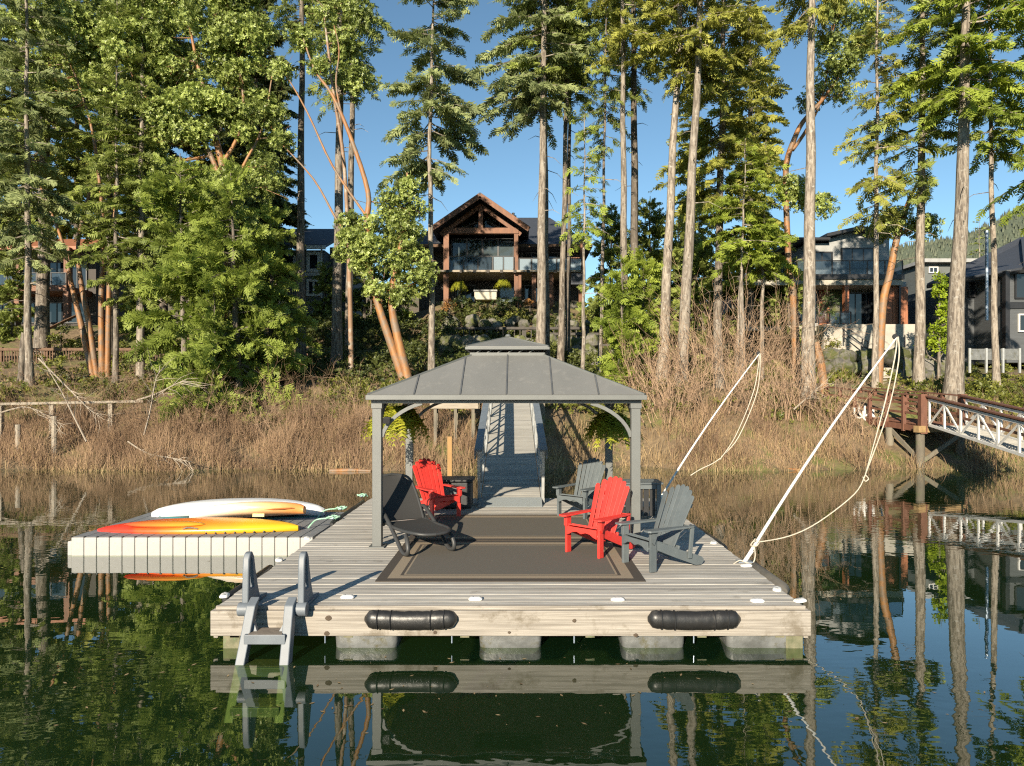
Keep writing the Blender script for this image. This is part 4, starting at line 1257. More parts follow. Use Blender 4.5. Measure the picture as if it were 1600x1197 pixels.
part('cross_brace', MB().beam(pa - ps * 0.1 + Vector((0, 0, -1.4)), pa + ps * W + Vector((0, 0, -0.35)), 0.06, 0.16), m_pile, pier, w=True)

tg = thing('truss_gangway', 'white aluminium truss gangway with brown handrails sloping from the pier', 'gangway', (15.6, 26.6, 1.6))
ta, tb = Vector((15.62, 26.75, 1.66)), Vector((15.0, 18.2, 0.62))
td = (tb - ta).normalized()
ts = Vector((-td.y, td.x, 0)).normalized()
tL = (tb - ta).length
for s, off in ((0, 0), (1, 1.35)):
    o_ = ts * off
    for z in (0.02, 0.98):
        part('chord', MB().beam(ta + o_ + Vector((0, 0, z)), tb + o_ + Vector((0, 0, z)), 0.07, 0.09), m_trim, tg, w=True)
    for z, w, h in ((1.10, 0.20, 0.05), (1.05, 0.03, 0.12)):
        part('handrail', MB().beam(ta + o_ + Vector((0, 0, z)) - td * 0.4, tb + o_ + Vector((0, 0, z)), w, h), m_brown, tg, w=True)
    part('mid_rail', MB().beam(ta + o_ + ts * (-0.06 if s else 0.06) + Vector((0, 0, 0.62)), tb + o_ + ts * (-0.06 if s else 0.06) + Vector((0, 0, 0.62)), 0.03, 0.09), m_brown, tg, w=True)
    n = 8
    for k in range(n + 1):
        q = ta.lerp(tb, k / n) + o_
        part('upright', MB().beam(q + Vector((0, 0, 0.065)), q + Vector((0, 0, 0.935)), 0.055, 0.075, (0, 1, 0)), m_trim, tg, w=True)
        if k < n:
            q2 = ta.lerp(tb, (k + 1) / n) + o_
            a, b = (q2, q) if k % 2 == 0 else (q, q2)
            if k % 2 == 0: a, b = q, q2
            lo, hi = (q, q2) if k % 2 == 0 else (q2, q)
            part('diagonal', MB().beam(lo + Vector((0, 0, 0.06)), hi + Vector((0, 0, 0.94)), 0.045, 0.06), m_trim, tg, w=True)
n = 56
for i in range(n):
    q = ta.lerp(tb, (i + 0.5) / n)
    part('plank', MB().beam(q + ts * 0.05, q + ts * 1.30, tL / n - 0.01, 0.035), m_gdeck, tg, w=True)
fl_ = thing('gangway_float', 'grey timber float at the lower end of the truss gangway', 'float', (15.6, 17, 0))
part('deck', MB().box(-1.2, 3.4, -2.5, 1.6, 0.3, 0.5), m_deck, fl_, bevel=0.02)
part('float', MB().box(-1.0, 3.2, -2.3, 1.4, -0.3, 0.298), m_tub, fl_, bevel=0.03)

# white kayak rack hooks by the pier
hk = thing('kayak_rack', 'white curved pipe hooks of a kayak rack beside the pier', 'rack', P(1357, 655, 30))
for px, py in ((1343, 645), (1350, 642), (1357, 650), (1370, 645)):
    c = P(px, py, 30)
    r_ = 0.22
    pts = [c + Vector((-r_, 0, 0.22))] + [c + Vector((r_ * -math.cos(a), 0, -r_ * math.sin(a))) for a in [math.pi * k / 8 for k in range(9)]] + [c + Vector((r_, 0, 0.30))]
    part('hook', MB().tube(pts, 0.045, 8), m_fibre, hk, smooth=60, w=True)
part('rack_post', MB().tube([P(1352, 640, 30.1), P(1352, 700, 30.1)], 0.05, 8), m_pile, hk, w=True)

# ------------------------------------------------------------------ houses
def win(parent, x0, x1, z0, z1, y, mf, mg=None, nx=1, nz=1, fw=0.09, depth=0.1):
    mb = MB().box(x0, x1, y - depth, y, z1 - fw, z1).box(x0, x1, y - depth, y, z0, z0 + fw).box(x0, x0 + fw, y - depth, y, z0 + fw, z1 - fw).box(x1 - fw, x1, y - depth, y, z0 + fw, z1 - fw)
    f = part('window', mb, mf, parent, w=True)
    for i in range(1, nx):
        xm = x0 + (x1 - x0) * i / nx
        part('mullion', MB().box(xm - fw * .35, xm + fw * .35, y - depth * .8, y - 0.01, z0 + fw, z1 - fw), mf, f, w=True)
    for j in range(1, nz):
        zm = z0 + (z1 - z0) * j / nz
        part('mullion', MB().box(x0 + fw, x1 - fw, y - depth * .75, y - 0.012, zm - fw * .35, zm + fw * .35), mf, f, w=True)
    for i in range(nx):
        a, b = x0 + fw + (x1 - x0 - 2 * fw) * i / nx, x0 + fw + (x1 - x0 - 2 * fw) * (i + 1) / nx
        part('pane', MB().box(a + 0.004, b - 0.004, y - depth * .5, y - depth * .4, z0 + fw, z1 - fw), mg or m_glass, f, w=True)
    return f
def slab(pts, th, up=(0, 0, 1)):
    u = Vector(up) * th
    pts = [Vector(p) for p in pts]
    n = len(pts)
    return MB().add([p + u for p in pts] + pts, [tuple(range(n)), tuple(range(2 * n - 1, n - 1, -1))] + [(i, (i + 1) % n, (i + 1) % n + n, i + n) for i in range(n)])
def railing(parent, x0, x1, z0, y, n, h=0.95, mg=None, mf=None):
    for i in range(n):
        a, b = x0 + (x1 - x0) * i / n, x0 + (x1 - x0) * (i + 1) / n
        part('glass_panel', MB().box(a + 0.06, b - 0.06, y - 0.012, y + 0.0, z0 + 0.05, z0 + h), mg or m_frost, parent, w=True)
        part('rail_post', MB().box(a - 0.03, a + 0.03, y - 0.04, y + 0.03, z0, z0 + h + 0.02), mf or m_bframe, parent, w=True)
    part('rail_post', MB().box(x1 - 0.03, x1 + 0.03, y - 0.04, y + 0.03, z0, z0 + h + 0.02), mf or m_bframe, parent, w=True)
    part('top_rail', MB().box(x0, x1, y - 0.05, y + 0.04, z0 + h + 0.022, z0 + h + 0.07), mf or m_bframe, parent, w=True)

# timber frame house in the middle
def C4(cx, cy, D):
    return P(640 + cx / 4.7875, 290 + cy / 4.7875, D)
hD = 52.0
h = thing('timber_frame_house', 'dark house with orange timber frame gable and glass wall on the hill behind the gazebo', 'house', (C4(535, 840, hD).x, hD, C4(535, 845, hD).z))
X = lambda c: C4(c, 0, hD).x
Z = lambda c: C4(0, c, hD).z
zf, zd = Z(845), Z(640)
part('main_wall', MB().box(X(20), X(1300), 55.5, 64, zf - 2.5, Z(405)), m_darkwall, h, w=True)
part('foundation', MB().box(X(180), X(1300), 53.6, 55.5, zf - 2.5, zf), m_stone, h, w=True)
# main hip roof
e = [(X(-60), 53.6, Z(405)), (X(1385), 53.6, Z(405)), (X(1385), 65, Z(405)), (X(-60), 65, Z(405))]
rz_ = C4(0, 240, 59.3).z
r0, r1 = (X(225), 59.3, rz_), (X(1080), 59.3, rz_)
rf = part('main_roof', MB().add([*e, r0, r1, *[(a, b, c - 0.2) for a, b, c in e]], [(0, 1, 5, 4), (1, 2, 5), (2, 3, 4, 5), (3, 0, 4), (0, 6, 7, 1), (1, 7, 8, 2), (2, 8, 9, 3), (3, 9, 6, 0), (6, 9, 8, 7)]), m_slate, h, w=True)
part('vent_pipe', MB().tube([C4(775, 300, 55), C4(775, 205, 55)], 0.12, 8), m_bframe, rf, w=True)
part('vent_pipe', MB().tube([C4(790, 300, 55.4), C4(790, 225, 55.4)], 0.10, 8), m_bframe, rf, w=True)
part('gutter', MB().box(X(-60), X(1385), 53.5, 53.597, Z(405) - 0.22, Z(405) + 0.0), m_fence, h, w=True)
# gable
ax, az_ = X(533), Z(98)
gl_, gr_ = X(172), X(893)
gzl = Z(345)
yb = 58.5
for s, ex in ((-1, gl_), (1, gr_)):
    part('gable_roof', slab([(ax, 50.9, az_), (ex, 50.9, gzl), (ex, yb, gzl), (ax, yb, az_)], 0.16), m_slate, h, w=True)
    part('barge_board', MB().beam((ax, 50.84, az_ - 0.10), (ex, 50.84, gzl - 0.10), 0.09, 0.36), m_cedar, h, w=True)
    part('rafter', MB().beam((ax, 52.0, az_ - 0.55), (ex - s * 0.6, 52.0, gzl - 0.22), 0.25, 0.3), m_cedar, h, w=True)
for c0_, c1_ in ((255, 295), (782, 812)):
    part('post', MB().box(X(c0_), X(c1_), 51.85, 52.2, zf - 0.5, Z(320)), m_cedar, h, w=True)
part('tie_beam', MB().box(X(255), X(815), 51.8, 52.2, Z(362), Z(320)), m_cedar, h, w=True)
part('king_post', MB().box(X(517), X(550), 51.85, 52.15, Z(319), Z(140)), m_cedar, h, w=True)
for s in (-1, 1):
    part('strut', MB().beam((X(533 + s * 40), 53.2, Z(240)), (X(533 + s * 190), 53.2, Z(315)), 0.12, 0.14), m_darkwall, h, w=True)
    part('gable_pane', MB().add([(X(533) + s * 0.2, 53.4, Z(325)), (X(533 + s * 255), 53.4, Z(325)), (X(533) + s * 0.2, 53.4, Z(150)), (X(533) + s * 0.2, 53.46, Z(325)), (X(533 + s * 255), 53.46, Z(325)), (X(533) + s * 0.2, 53.46, Z(150))], [(0, 1, 2), (5, 4, 3), (0, 3, 4, 1), (1, 4, 5, 2), (2, 5, 3, 0)]), m_pane, h, w=True)
    part('gable_mullion', MB().beam((X(533 + s * 135), 53.36, Z(325)), (X(533 + s * 135), 53.36, Z(235)), 0.08, 0.06, (0, 1, 0)), m_bframe, h, w=True)
for i in range(4):
    a, b = 298 + i * 120, 298 + (i + 1) * 120
    win(h, X(a), X(b), zd + 0.05, Z(365), 53.5, m_bframe, m_pane, 1, 1, 0.07)
# room behind the glass
part('room_wall', MB().box(X(300), X(780), 55.3, 55.45, zd, Z(150)), m_darkwall, h, w=True)
part('fireplace', MB().box(X(640), X(720), 54.9, 55.28, zd, Z(400)), m_lightgrey, h, w=True)
part('shelf', MB().box(X(430), X(620), 55.0, 55.25, Z(500), Z(480)), m_cedar, h, w=True)
# deck
dk = part('deck', MB().box(X(180), X(1290), 51.5, 55.4, Z(655), zd), m_plank, h, w=True)
for i in range(12):
    xx = X(190) + (X(1285) - X(190)) * i / 11
    part('joist_end', MB().box(xx - 0.1, xx + 0.1, 51.4, 51.497, Z(662), Z(640)), m_greyfence, dk, w=True)
railing(h, X(300), X(620), zd, 51.75, 3, 1.0, m_railglass)
railing(h, X(625), X(780), zd, 51.75, 2, 1.0)
railing(h, X(818), X(1285), zd - 0.1, 51.75, 5, 0.95)
for c in (820, 930, 1060, 1280):
    part('lower_post', MB().box(X(c) - 0.15, X(c) + 0.15, 51.9, 52.2, zf - 0.6, Z(658)), m_cedar, h, w=True)
win(h, X(840), X(1000), zd + 0.1, Z(430), 55.45, m_bframe, m_glass, 2)
win(h, X(1050), X(1200), zd + 0.1, Z(430), 55.45, m_bframe, m_glass, 2)
part('corner_post', MB().box(X(1278), X(1298), 51.9, 52.2, zd, Z(415)), m_cedar, h, w=True)
part('slate_panel', MB().box(X(1205), X(1292), 51.6, 51.8, Z(745), Z(660)), m_slate, h, w=True)
win(h, X(310), X(470), zf + 0.1, Z(690), 55.45, m_bframe, m_glass, 2)
win(h, X(660), X(790), zf + 0.1, Z(700), 55.45, m_bframe, m_frost, 1)
win(h, X(860), X(1040), zf + 0.1, Z(690), 55.45, m_bframe, m_glass, 3)
hb = thing('hot_tub', 'cream sided hot tub under the deck of the timber house', 'hot tub', (X(565), 53.2, zf + 0.0))
part('shell', MB().box(X(480), X(650), 52.6, 54, zf, Z(785)), m_tubpale, hb, w=True, bevel=0.05)
part('cover', MB().box(X(475), X(655), 52.5, 54.1, Z(785) + 0.002, Z(770)), m_lightgrey, hb, w=True, bevel=0.03)
ch = thing('deck_chair', 'orange wooden chair on the deck at the right end of the timber house', 'chair', (X(1245), 52.6, zd))
part('seat', MB().box(-0.35, 0.35, -0.3, 0.3, 0.35, 0.42), m_cedar, ch)
for i in range(4):
    part('back_slat', MB().box(-0.35 + i * 0.18, -0.2 + i * 0.18, 0.28, 0.33, 0.42, 1.2), m_cedar, ch)
for x in (-0.3, 0.3):
    for y in (-0.25, 0.25):
        part('leg', MB().box(x - 0.05, x + 0.05, y - 0.05, y + 0.05, 0, 0.348), m_cedar, ch)

# modern house on the right
def C5(cx, cy, D):
    return P(1100 + cx / 2.992, 300 + cy / 2.992, D)
mD = 45.0
X = lambda c: C5(c, 0, mD).x
Z = lambda c: C5(0, c, mD).z
h = thing('modern_house', 'modern grey two storey house with concrete terrace and cedar cladding on the right', 'house', (X(760), mD, Z(735)))
part('terrace_wall', MB().box(X(560), X(990), mD, mD + 1.2, Z(760) - 1.2, Z(618)), m_conc, h, w=True)
part('terrace_floor', MB().box(X(200), X(1000), mD + 1.2, mD + 9, Z(640), Z(620)), m_conc, h, w=True)
def XZ(D):
    return (lambda c: C5(c, 0, D).x), (lambda c: C5(0, c, D).z)
X4, Z4 = XZ(mD + 4)
X3, Z3 = XZ(mD + 3)
X1, Z1 = XZ(mD + 1.3)
part('flat_roof', MB().box(X3(440), X3(600), mD + 3.3, mD + 12, Z4(232), Z4(222)), m_bframe, h, w=True)
part('upper_wall', MB().box(X4(585), X4(866), mD + 4.001, mD + 12, Z4(240), Z4(215)), m_lightgrey, h, w=True)
part('upper_wall', MB().box(X4(480), X4(866), mD + 4, mD + 12, Z(376), Z4(240.3)), m_lightgrey, h, w=True)
part('lower_wall', MB().box(X3(180), X3(945), mD + 3, mD + 12, Z(618), Z3(420)), m_lightgrey, h, w=True)
part('roof', slab([(X3(582), mD + 3.2, Z3(204)), (X3(745), mD + 3.2, Z3(168)), (X3(745), mD + 13, Z3(168)), (X3(582), mD + 13, Z3(204))], 0.22), m_bframe, h, w=True)
part('roof', slab([(X3(745), mD + 3.2, Z3(168)), (X3(880), mD + 3.2, Z3(206)), (X3(880), mD + 13, Z3(206)), (X3(745), mD + 13, Z3(168))], 0.22), m_bframe, h, w=True)
part('gable_wall', MB().add([(X4(590), mD + 4.05, Z4(215)), (X4(864), mD + 4.05, Z4(215)), (X4(745), mD + 4.05, Z4(172)), (X4(590), mD + 4.3, Z4(215)), (X4(864), mD + 4.3, Z4(215)), (X4(745), mD + 4.3, Z4(172))], [(0, 1, 2), (5, 4, 3), (0, 3, 4, 1), (1, 4, 5, 2), (2, 5, 3, 0)]), m_lightgrey, h, w=True)
part('roof_overhang', MB().box(X3(440) * 1.05, X3(680) * 1.05, mD + 6, mD + 12, Z(168) + 0.5, Z(150) + 0.5), m_bframe, h, w=True)
part('cedar_panel', MB().box(X3(535), X3(585), mD + 2.9, mD + 2.997, Z(618), Z3(424)), m_cedarpanel, h, w=True)
for i in range(6):
    a = X1(848) + (X1(948) - X1(848)) * i / 6
    part('cladding_board', MB().box(a + 0.01, a + (X1(948) - X1(848)) / 6 - 0.01, mD + 1.3, mD + 1.36, Z(617), Z(428)), m_cedarpanel, h, w=True)
part('side_wall', MB().box(X1(946), X1(946) + 0.15, mD + 1.38, mD + 3.0, Z(618), Z(428)), m_cedarpanel, h, w=True)
part('balcony', MB().box(X(200), X(968), mD + 0.9, mD + 4, Z(425), Z(378)), m_conc, h, w=True)
part('balcony_fascia', MB().box(X(200), X(970), mD + 0.8, mD + 0.897, Z(398), Z(374)), m_bframe, h, w=True)
part('column', MB().box(X(690), X(711), mD + 0.95, mD + 1.3, Z(618), Z(426)), m_cedarpanel, h, w=True)
part('corner_post', MB().box(X(950), X(958), mD + 0.95, mD + 1.15, Z(618), Z(426)), m_bframe, h, w=True)
railing(h, X(380), X(968), Z(378), mD + 1.0, 7, 0.92, m_railglass)
railing(h, X(540), X(690), Z(618), mD + 0.1, 3, 0.75, m_railglass)
win(h, X4(640), X4(795), Z4(360), Z4(262), mD + 3.98, m_bframe, m_glass, 3)
win(h, X3(655), X3(805), Z(617), Z3(470), mD + 2.98, m_bframe, m_glass, 3)
win(h, X3(415), X3(530), Z3(610), Z3(470), mD + 2.98, m_bframe, m_glass, 2)
win(h, X3(250), X3(400), Z3(610), Z3(460), mD + 2.98, m_bframe, m_glass, 2)
win(h, X4(500), X4(600), Z4(360), Z4(280), mD + 3.98, m_bframe, m_glass, 2)
part('stone_wall', MB().box(X3(590), X3(650), mD + 2.85, mD + 2.97, Z(617), Z3(430)), m_stone, h, w=True)
# stair down from the terrace
st = thing('garden_stair', 'pale concrete stair with black handrails below the modern house', 'stairs', (X(870), mD - 3, 3))
p0, p1 = C5(880, 735, mD - 0.3), P(1388, 606, 36.5)
for i in range(14):
    q = p0.lerp(p1, (i + 0.5) / 14)
    part('step', MB().box(q.x - 0.75, q.x + 0.75, q.y - 0.33, q.y + 0.33, q.z - 0.6, q.z), m_conc, st, w=True)
for s in (-0.8, 0.8):
    a, b = p0 + Vector((s, 0, 0.9)), p1 + Vector((s, 0, 0.9))
    part('handrail', MB().beam(a, b, 0.06, 0.06), m_bframe, st, w=True)
    for k in range(5):
        q = a.lerp(b, k / 4)
        part('rail_post', MB().box(q.x - 0.03, q.x + 0.03, q.y - 0.03, q.y + 0.03, q.z - 1.3, q.z - 0.03), m_bframe, st, w=True)
tr_ = thing('terrace_rail', 'black sloping handrail in front of the concrete terrace', 'handrail', (X(700), mD - 0.6, Z(735)))
for z in (0, 35):
    part('rail', MB().beam(C5(650, 625 + z, mD - 0.4), C5(765, 700 + z, mD - 0.8), 0.06, 0.07), m_bframe, tr_, w=True)
for c, z in ((655, 628), (740, 685), (765, 700)):
    part('post', MB().beam(C5(c, z, mD - 0.5), C5(c, z + 75, mD - 0.5), 0.06, 0.06, (0, 1, 0)), m_bframe, tr_, w=True)

# dark house far right
bD = 42.0
X = lambda c: C5(c, 0, bD).x
Z = lambda c: C5(0, c, bD).z
h = thing('dark_house', 'charcoal house with blue black roof and white trimmed windows at the right edge', 'house', (X(1420), bD, Z(735)))
part('front_wall', MB().box(X(1415), X(1900), bD, bD + 12, Z(735) - 0.8, Z(365)), m_board, h, w=True)
part('side_wing', MB().box(C5(1200, 0, 45).x, X(1415) + 0.6, bD + 3, bD + 12, Z(735) - 0.8, Z(420)), m_board, h, w=True)
part('trim_band', MB().box(X(1410), X(1900), bD - 0.08, bD - 0.003, Z(545), Z(515)), m_bframe, h, w=True)
part('corner_board', MB().box(X(1405), X(1425), bD - 0.10, bD + 0.2, Z(735), Z(370)), m_bframe, h, w=True)
part('roof', slab([tuple(C5(1042, 446, 46)), tuple(C5(1500, 370, 41.4)), tuple(C5(1700, 225, 48)), tuple(C5(1480, 228, 49))], 0.25), m_slate, h, w=True)
part('roof', slab([tuple(C5(1495, 367, 41.3)), tuple(C5(1960, 367, 41.3)), tuple(C5(1900, 224, 48.5)), tuple(C5(1482, 227, 48.5))], 0.25), m_slate, h, w=True)
part('gutter', MB().beam(C5(1042, 444, 45.9), C5(1500, 369, 41.3), 0.12, 0.2), m_bframe, h, w=True)
win(h, X(1450), X(1530), Z(500), Z(372), bD - 0.01, m_bframe, m_glass, 1)
win(h, X(1378), X(1412), Z(460), Z(385), bD + 2.9, m_bframe, m_glass, 1)
win(h, X(1465), X(1530), Z(655), Z(570), bD - 0.01, m_trim, m_glass, 2)
part('chimney_pipe', MB().tube([C5(1322, 600, bD - 1.0), C5(1322, 180, bD - 1.0)], 0.09, 10), m_galv, h, smooth=50, w=True)
h = thing('far_grey_house', 'small grey house corner with white windows beyond the dark house roof', 'house', C5(1100, 420, 60))
X = lambda c: C5(c, 0, 60).x
Z = lambda c: C5(0, c, 60).z
part('wall', MB().box(X(1030), X(1330), 60, 70, 4, Z(335)), m_greywall, h, w=True)
part('roof', MB().box(X(1010), X(1350), 59.3, 71, Z(335) + 0.01, Z(318)), m_lightgrey, h, w=True)
win(h, X(1048), X(1092), Z(380), Z(350), 59.98, m_trim, m_glass, 2)
win(h, X(1160), X(1190), Z(368), Z(342), 59.98, m_trim, m_glass, 1)

# left house with orange deck
def C6(cx, cy, D):
    return P(cx / 2.9925, 300 + cy / 2.9925, D)
lD = 50.0
X = lambda c: C6(c, 0, lD).x
Z = lambda c: C6(0, c, lD).z
h = thing('cedar_deck_house', 'house with orange cedar deck and posts behind the trees at the left edge', 'house', (X(150), lD, Z(600)))
part('wall', MB().box(X(-320), X(330), lD + 3, lD + 12, Z(600) - 2, Z(200)), m_darkwall, h, w=True)
part('roof', slab([(X(-380), lD + 0.5, Z(262)), (X(380), lD + 0.5, Z(262)), (X(300), lD + 8, Z(120)), (X(-300), lD + 8, Z(120))], 0.25), m_cedarpanel, h, w=True)
part('deck', MB().box(X(-320), X(310), lD, lD + 3, Z(463), Z(437)), m_cedar, h, w=True)
railing(h, X(-320), X(305), Z(436), lD + 0.1, 9, 0.85, m_railglass)
for c in (-200, -70, 70, 302):
    part('deck_post', MB().box(X(c) - 0.19, X(c) + 0.19, lD + 0.1, lD + 0.5, Z(600), Z(464)), m_cedar, h, w=True)
    part('upper_post', MB().box(X(c) - 0.2, X(c) + 0.2, lD + 0.2, lD + 0.6, Z(436), Z(255)), m_cedar, h, w=True)
for a in (-180, -40, 90, 190):
    win(h, X(a), X(a + 100), Z(430), Z(290), lD + 2.98, m_bframe, m_glass, 2)
    win(h, X(a), X(a + 100), Z(595), Z(490), lD + 2.98, m_bframe, m_glass, 2)
part('base_wall', MB().box(X(-320), X(100), lD - 0.6, lD + 0.0, Z(720), Z(602)), m_board, h, w=True)
part('stair_rail', MB().beam(C6(225, 640, lD - 3), C6(358, 578, lD - 0.5), 0.12, 0.15), m_fence, h, w=True)
# grey house between the trees
def C8(cx, cy, D):
    return P(420 + cx / 3.74, 300 + cy / 3.74, D)
gD = 56.0
X = lambda c: C8(c, 0, gD).x
Z = lambda c: C8(0, c, gD).z
h = thing('grey_sided_house', 'grey sided house with dark shingle roof and white windows seen between trunks left of centre', 'house', (X(230), gD, Z(620)))
part('wall', MB().box(X(-60), X(325), gD, gD + 10, Z(700) - 1, Z(340)), m_greywall, h, w=True)
part('roof', slab([(X(-90), gD - 0.6, Z(335)), (X(345), gD - 0.6, Z(335)), (X(385), gD + 6, Z(130)), (X(-60), gD + 6, Z(130))], 0.25), m_slate, h, w=True)
part('eave_board', MB().box(X(200), X(345), gD - 0.7, gD - 0.602, Z(345), Z(322)), m_trim, h, w=True)
part('wing', MB().box(X(327), X(420), gD + 1.5, gD + 9, Z(700) - 1, Z(300)), m_board, h, w=True)
win(h, X(52), X(158), Z(470), Z(360), gD - 0.01, m_trim, m_glass, 2, 1, 0.2)
win(h, X(222), X(305), Z(468), Z(350), gD - 0.01, m_trim, m_glass, 1, 1, 0.26)
win(h, X(222), X(305), Z(610), Z(510), gD - 0.01, m_trim, m_glass, 2, 1, 0.2)
part('belly_band', MB().box(X(60), X(325), gD - 0.06, gD - 0.003, Z(490), Z(470)), m_trim, h, w=True)
part('downspout', MB().box(X(306), X(314), gD - 0.12, gD - 0.004, Z(620), Z(335)), m_trim, h, w=True)

# ------------------------------------------------------------------ walls of boulders, fences
def boulder_wall(label, spots, seed):
    rr = random.Random(seed)
    x_, y_ = sum(s[0].x for s in spots) / len(spots), sum(s[0].y for s in spots) / len(spots)
    t = thing('boulder_wall', label, 'retaining wall', (x_, y_, gz(x_, y_)))
    for i, (p, r_) in enumerate(spots):
        mb = MB().ell((0, 0, 0), (r_ * rr.uniform(0.95, 1.3), r_ * rr.uniform(0.8, 1.0), r_ * rr.uniform(0.7, 0.95)), 11, 7, 0.13, seed * 100 + i)
        o = link('stone', mb.mesh('stone', m_stone, None, 32), t)
        o.location = p - t.location
        o.rotation_euler = (rr.uniform(-.4, .4), rr.uniform(-.4, .4), rr.uniform(0, 3))
def row(px0, px1, py, D, n, r_, jit=4, rows=1, dpy=0, seed=0):
    rr = random.Random(seed)
    out = []
    for j in range(rows):
        for i in range(n):
            px = px0 + (px1 - px0) * (i + 0.5 * (j % 2) + 0.2) / n + rr.uniform(-jit, jit)
            out.append((P(px, py + dpy * j + rr.uniform(-jit, jit) * 0.6, D + 0.35 * j), r_ * rr.uniform(0.75, 1.2)))
    return out
boulder_wall('wall of grey boulders just left of the gazebo roof', row(692, 742, 566, 39.5, 3, 0.62, 3, 3, -15, 1), 1)
boulder_wall('shadowed boulder wall between the dark trunks left of centre', row(545, 690, 578, 41, 9, 0.5, 5, 2, -18, 2), 2)
boulder_wall('boulder wall under the wooden rail to the right of the gazebo roof', row(860, 1010, 575, 40.5, 9, 0.52, 4, 2, -16, 3), 3)
boulder_wall('pale boulder wall beside the stairs below the modern house', row(1398, 1500, 592, 39, 6, 0.68, 3, 3, -17, 4) + row(1285, 1365, 575, 40, 5, 0.62, 3, 2, -16, 5), 4)
boulder_wall('upper boulder wall under the bright hedge in front of the timber house', row(690, 930, 509, 46.0, 12, 0.36, 7, 1, -10, 6) + row(700, 900, 503, 46.6, 6, 0.5, 9, 1, 0, 16), 5)
boulder_wall('lower boulder wall below the wooden fence on the slope', row(700, 930, 548, 42.5, 14, 0.48, 4, 2, -12, 7), 6)

def rail_fence(label, pxs, py_top, D, m, hgt, pick=0.0, name='rail_fence'):
    a, b = P(pxs[0], py_top, D), P(pxs[-1], py_top, D)
    t = thing(name, label, 'fence', (a.x, D, a.z - hgt))
    part('top_rail', MB().beam(a, b, 0.2, 0.16), m, t, w=True)
    part('bottom_rail', MB().beam(a - Vector((0, 0, hgt * 0.75)), b - Vector((0, 0, hgt * 0.75)), 0.08, 0.12), m, t, w=True)
    for px in pxs:
        q = P(px, py_top, D)
        part('post', MB().box(q.x - 0.1, q.x + 0.1, D + 0.02, D + 0.2, q.z - hgt - 0.6, q.z + 0.14), m, t, w=True)
    if pick:
        n = int((b - a).length / pick)
        me = MB().box(-0.03, 0.03, -0.015, 0.015, -hgt * 0.72, -0.083).mesh('slat', m)
        for i in range(1, n):
            o = link('slat', me, t)
            o.location = a.lerp(b, i / n) - t.location
rail_fence('dark wooden rail fence across the slope above the gazebo roof', [707, 762, 818, 880, 918], 513, 44.5, m_greyfence, 1.5, 0.35)
rail_fence('dark wooden rail fence to the right, behind the thin trunks', [850, 905, 960, 1010], 522, 43.5, m_greyfence, 0.9)
rail_fence('brown slatted wooden fence under the trees at the left', [-70, 0, 70, 140, 210, 260], 546, 42, m_fence, 1.15, 0.16, 'slat_fence')
rail_fence('short orange brown slatted fence right of the big bushy cedar', [418, 452, 478], 553, 42, m_cedar, 1.0, 0.2, 'slat_fence')
# metal dock fence at the right
t = thing('mesh_fence', 'pale metal panel fence in front of the dark house', 'fence', P(1545, 560, 38))
for i in range(3):
    a, b = P(1515 + i * 26, 545, 38), P(1515 + (i + 1) * 26, 545, 38)
    part('panel', MB().box(a.x + 0.04, b.x - 0.04, 38, 38.03, a.z - 0.6, a.z), m_tub, t, w=True)
    part('post', MB().box(a.x - 0.05, a.x + 0.05, 37.95, 38.05, a.z - 1.3, a.z + 0.03), m_alu, t, w=True)
part('post', MB().box(b.x - 0.05, b.x + 0.05, 37.95, 38.05, b.z - 1.3, b.z + 0.03), m_alu, t, w=True)
# long board on posts over the left bank
a, b = P(-40, 632, 28.8), P(225, 627, 30.0)
t = thing('board_rail', 'long silver board on short posts across the left bank', 'rail', (a.x, a.y, gz(a.x, a.y)))
part('board', MB().beam(a, b, 0.3, 0.10), m_plank, t, w=True)
for k in (0.15, 0.45, 0.8):
    q = a.lerp(b, k)
    part('post', MB().box(q.x - 0.09, q.x + 0.09, q.y - 0.09, q.y + 0.09, gz(q.x, q.y) - 0.3, q.z - 0.06), m_plank, t, w=True)
for px, py, lab, hh in ((85, 655, 'short pale stake standing in the reeds at the left', 0.55), (28, 668, 'short weathered stump post in the reeds at the left edge', 0.5)):
    q = P(px, py, 28.0)
    t = thing('marker_post', lab, 'post', (q.x, 28, gz(q.x, 28) - 0.2))
    part('shaft', MB().tube([(0, 0, 0), (0, 0, q.z - t.location.z + 0.12)], 0.10, 8), m_plank, t, smooth=40)
# fallen orange log by the water
for (px0, py0, px1, py1, D, lab) in ((1180, 731, 1255, 734, 26.3, 'orange brown log floating at the shore right of the gazebo'), (515, 733, 580, 737, 26.0, 'reddish log floating at the shore left of the gazebo')):
    a, b = P(px0, py0, D), P(px1, py1, D)
    a.z = b.z = 0.02
    t = thing('driftwood_log', lab, 'log', a, 0, 'logs along the waterline')
    part('bole', MB().tube([a, a.lerp(b, .5) + Vector((0, .05, .02)), b], [0.09, 0.08, 0.05], 8), m_arb, t, smooth=60, w=True)
# ------------------------------------------------------------------ vegetation
def unit(v):
    return v / np.maximum(np.linalg.norm(v, axis=-1, keepdims=True), 1e-9)

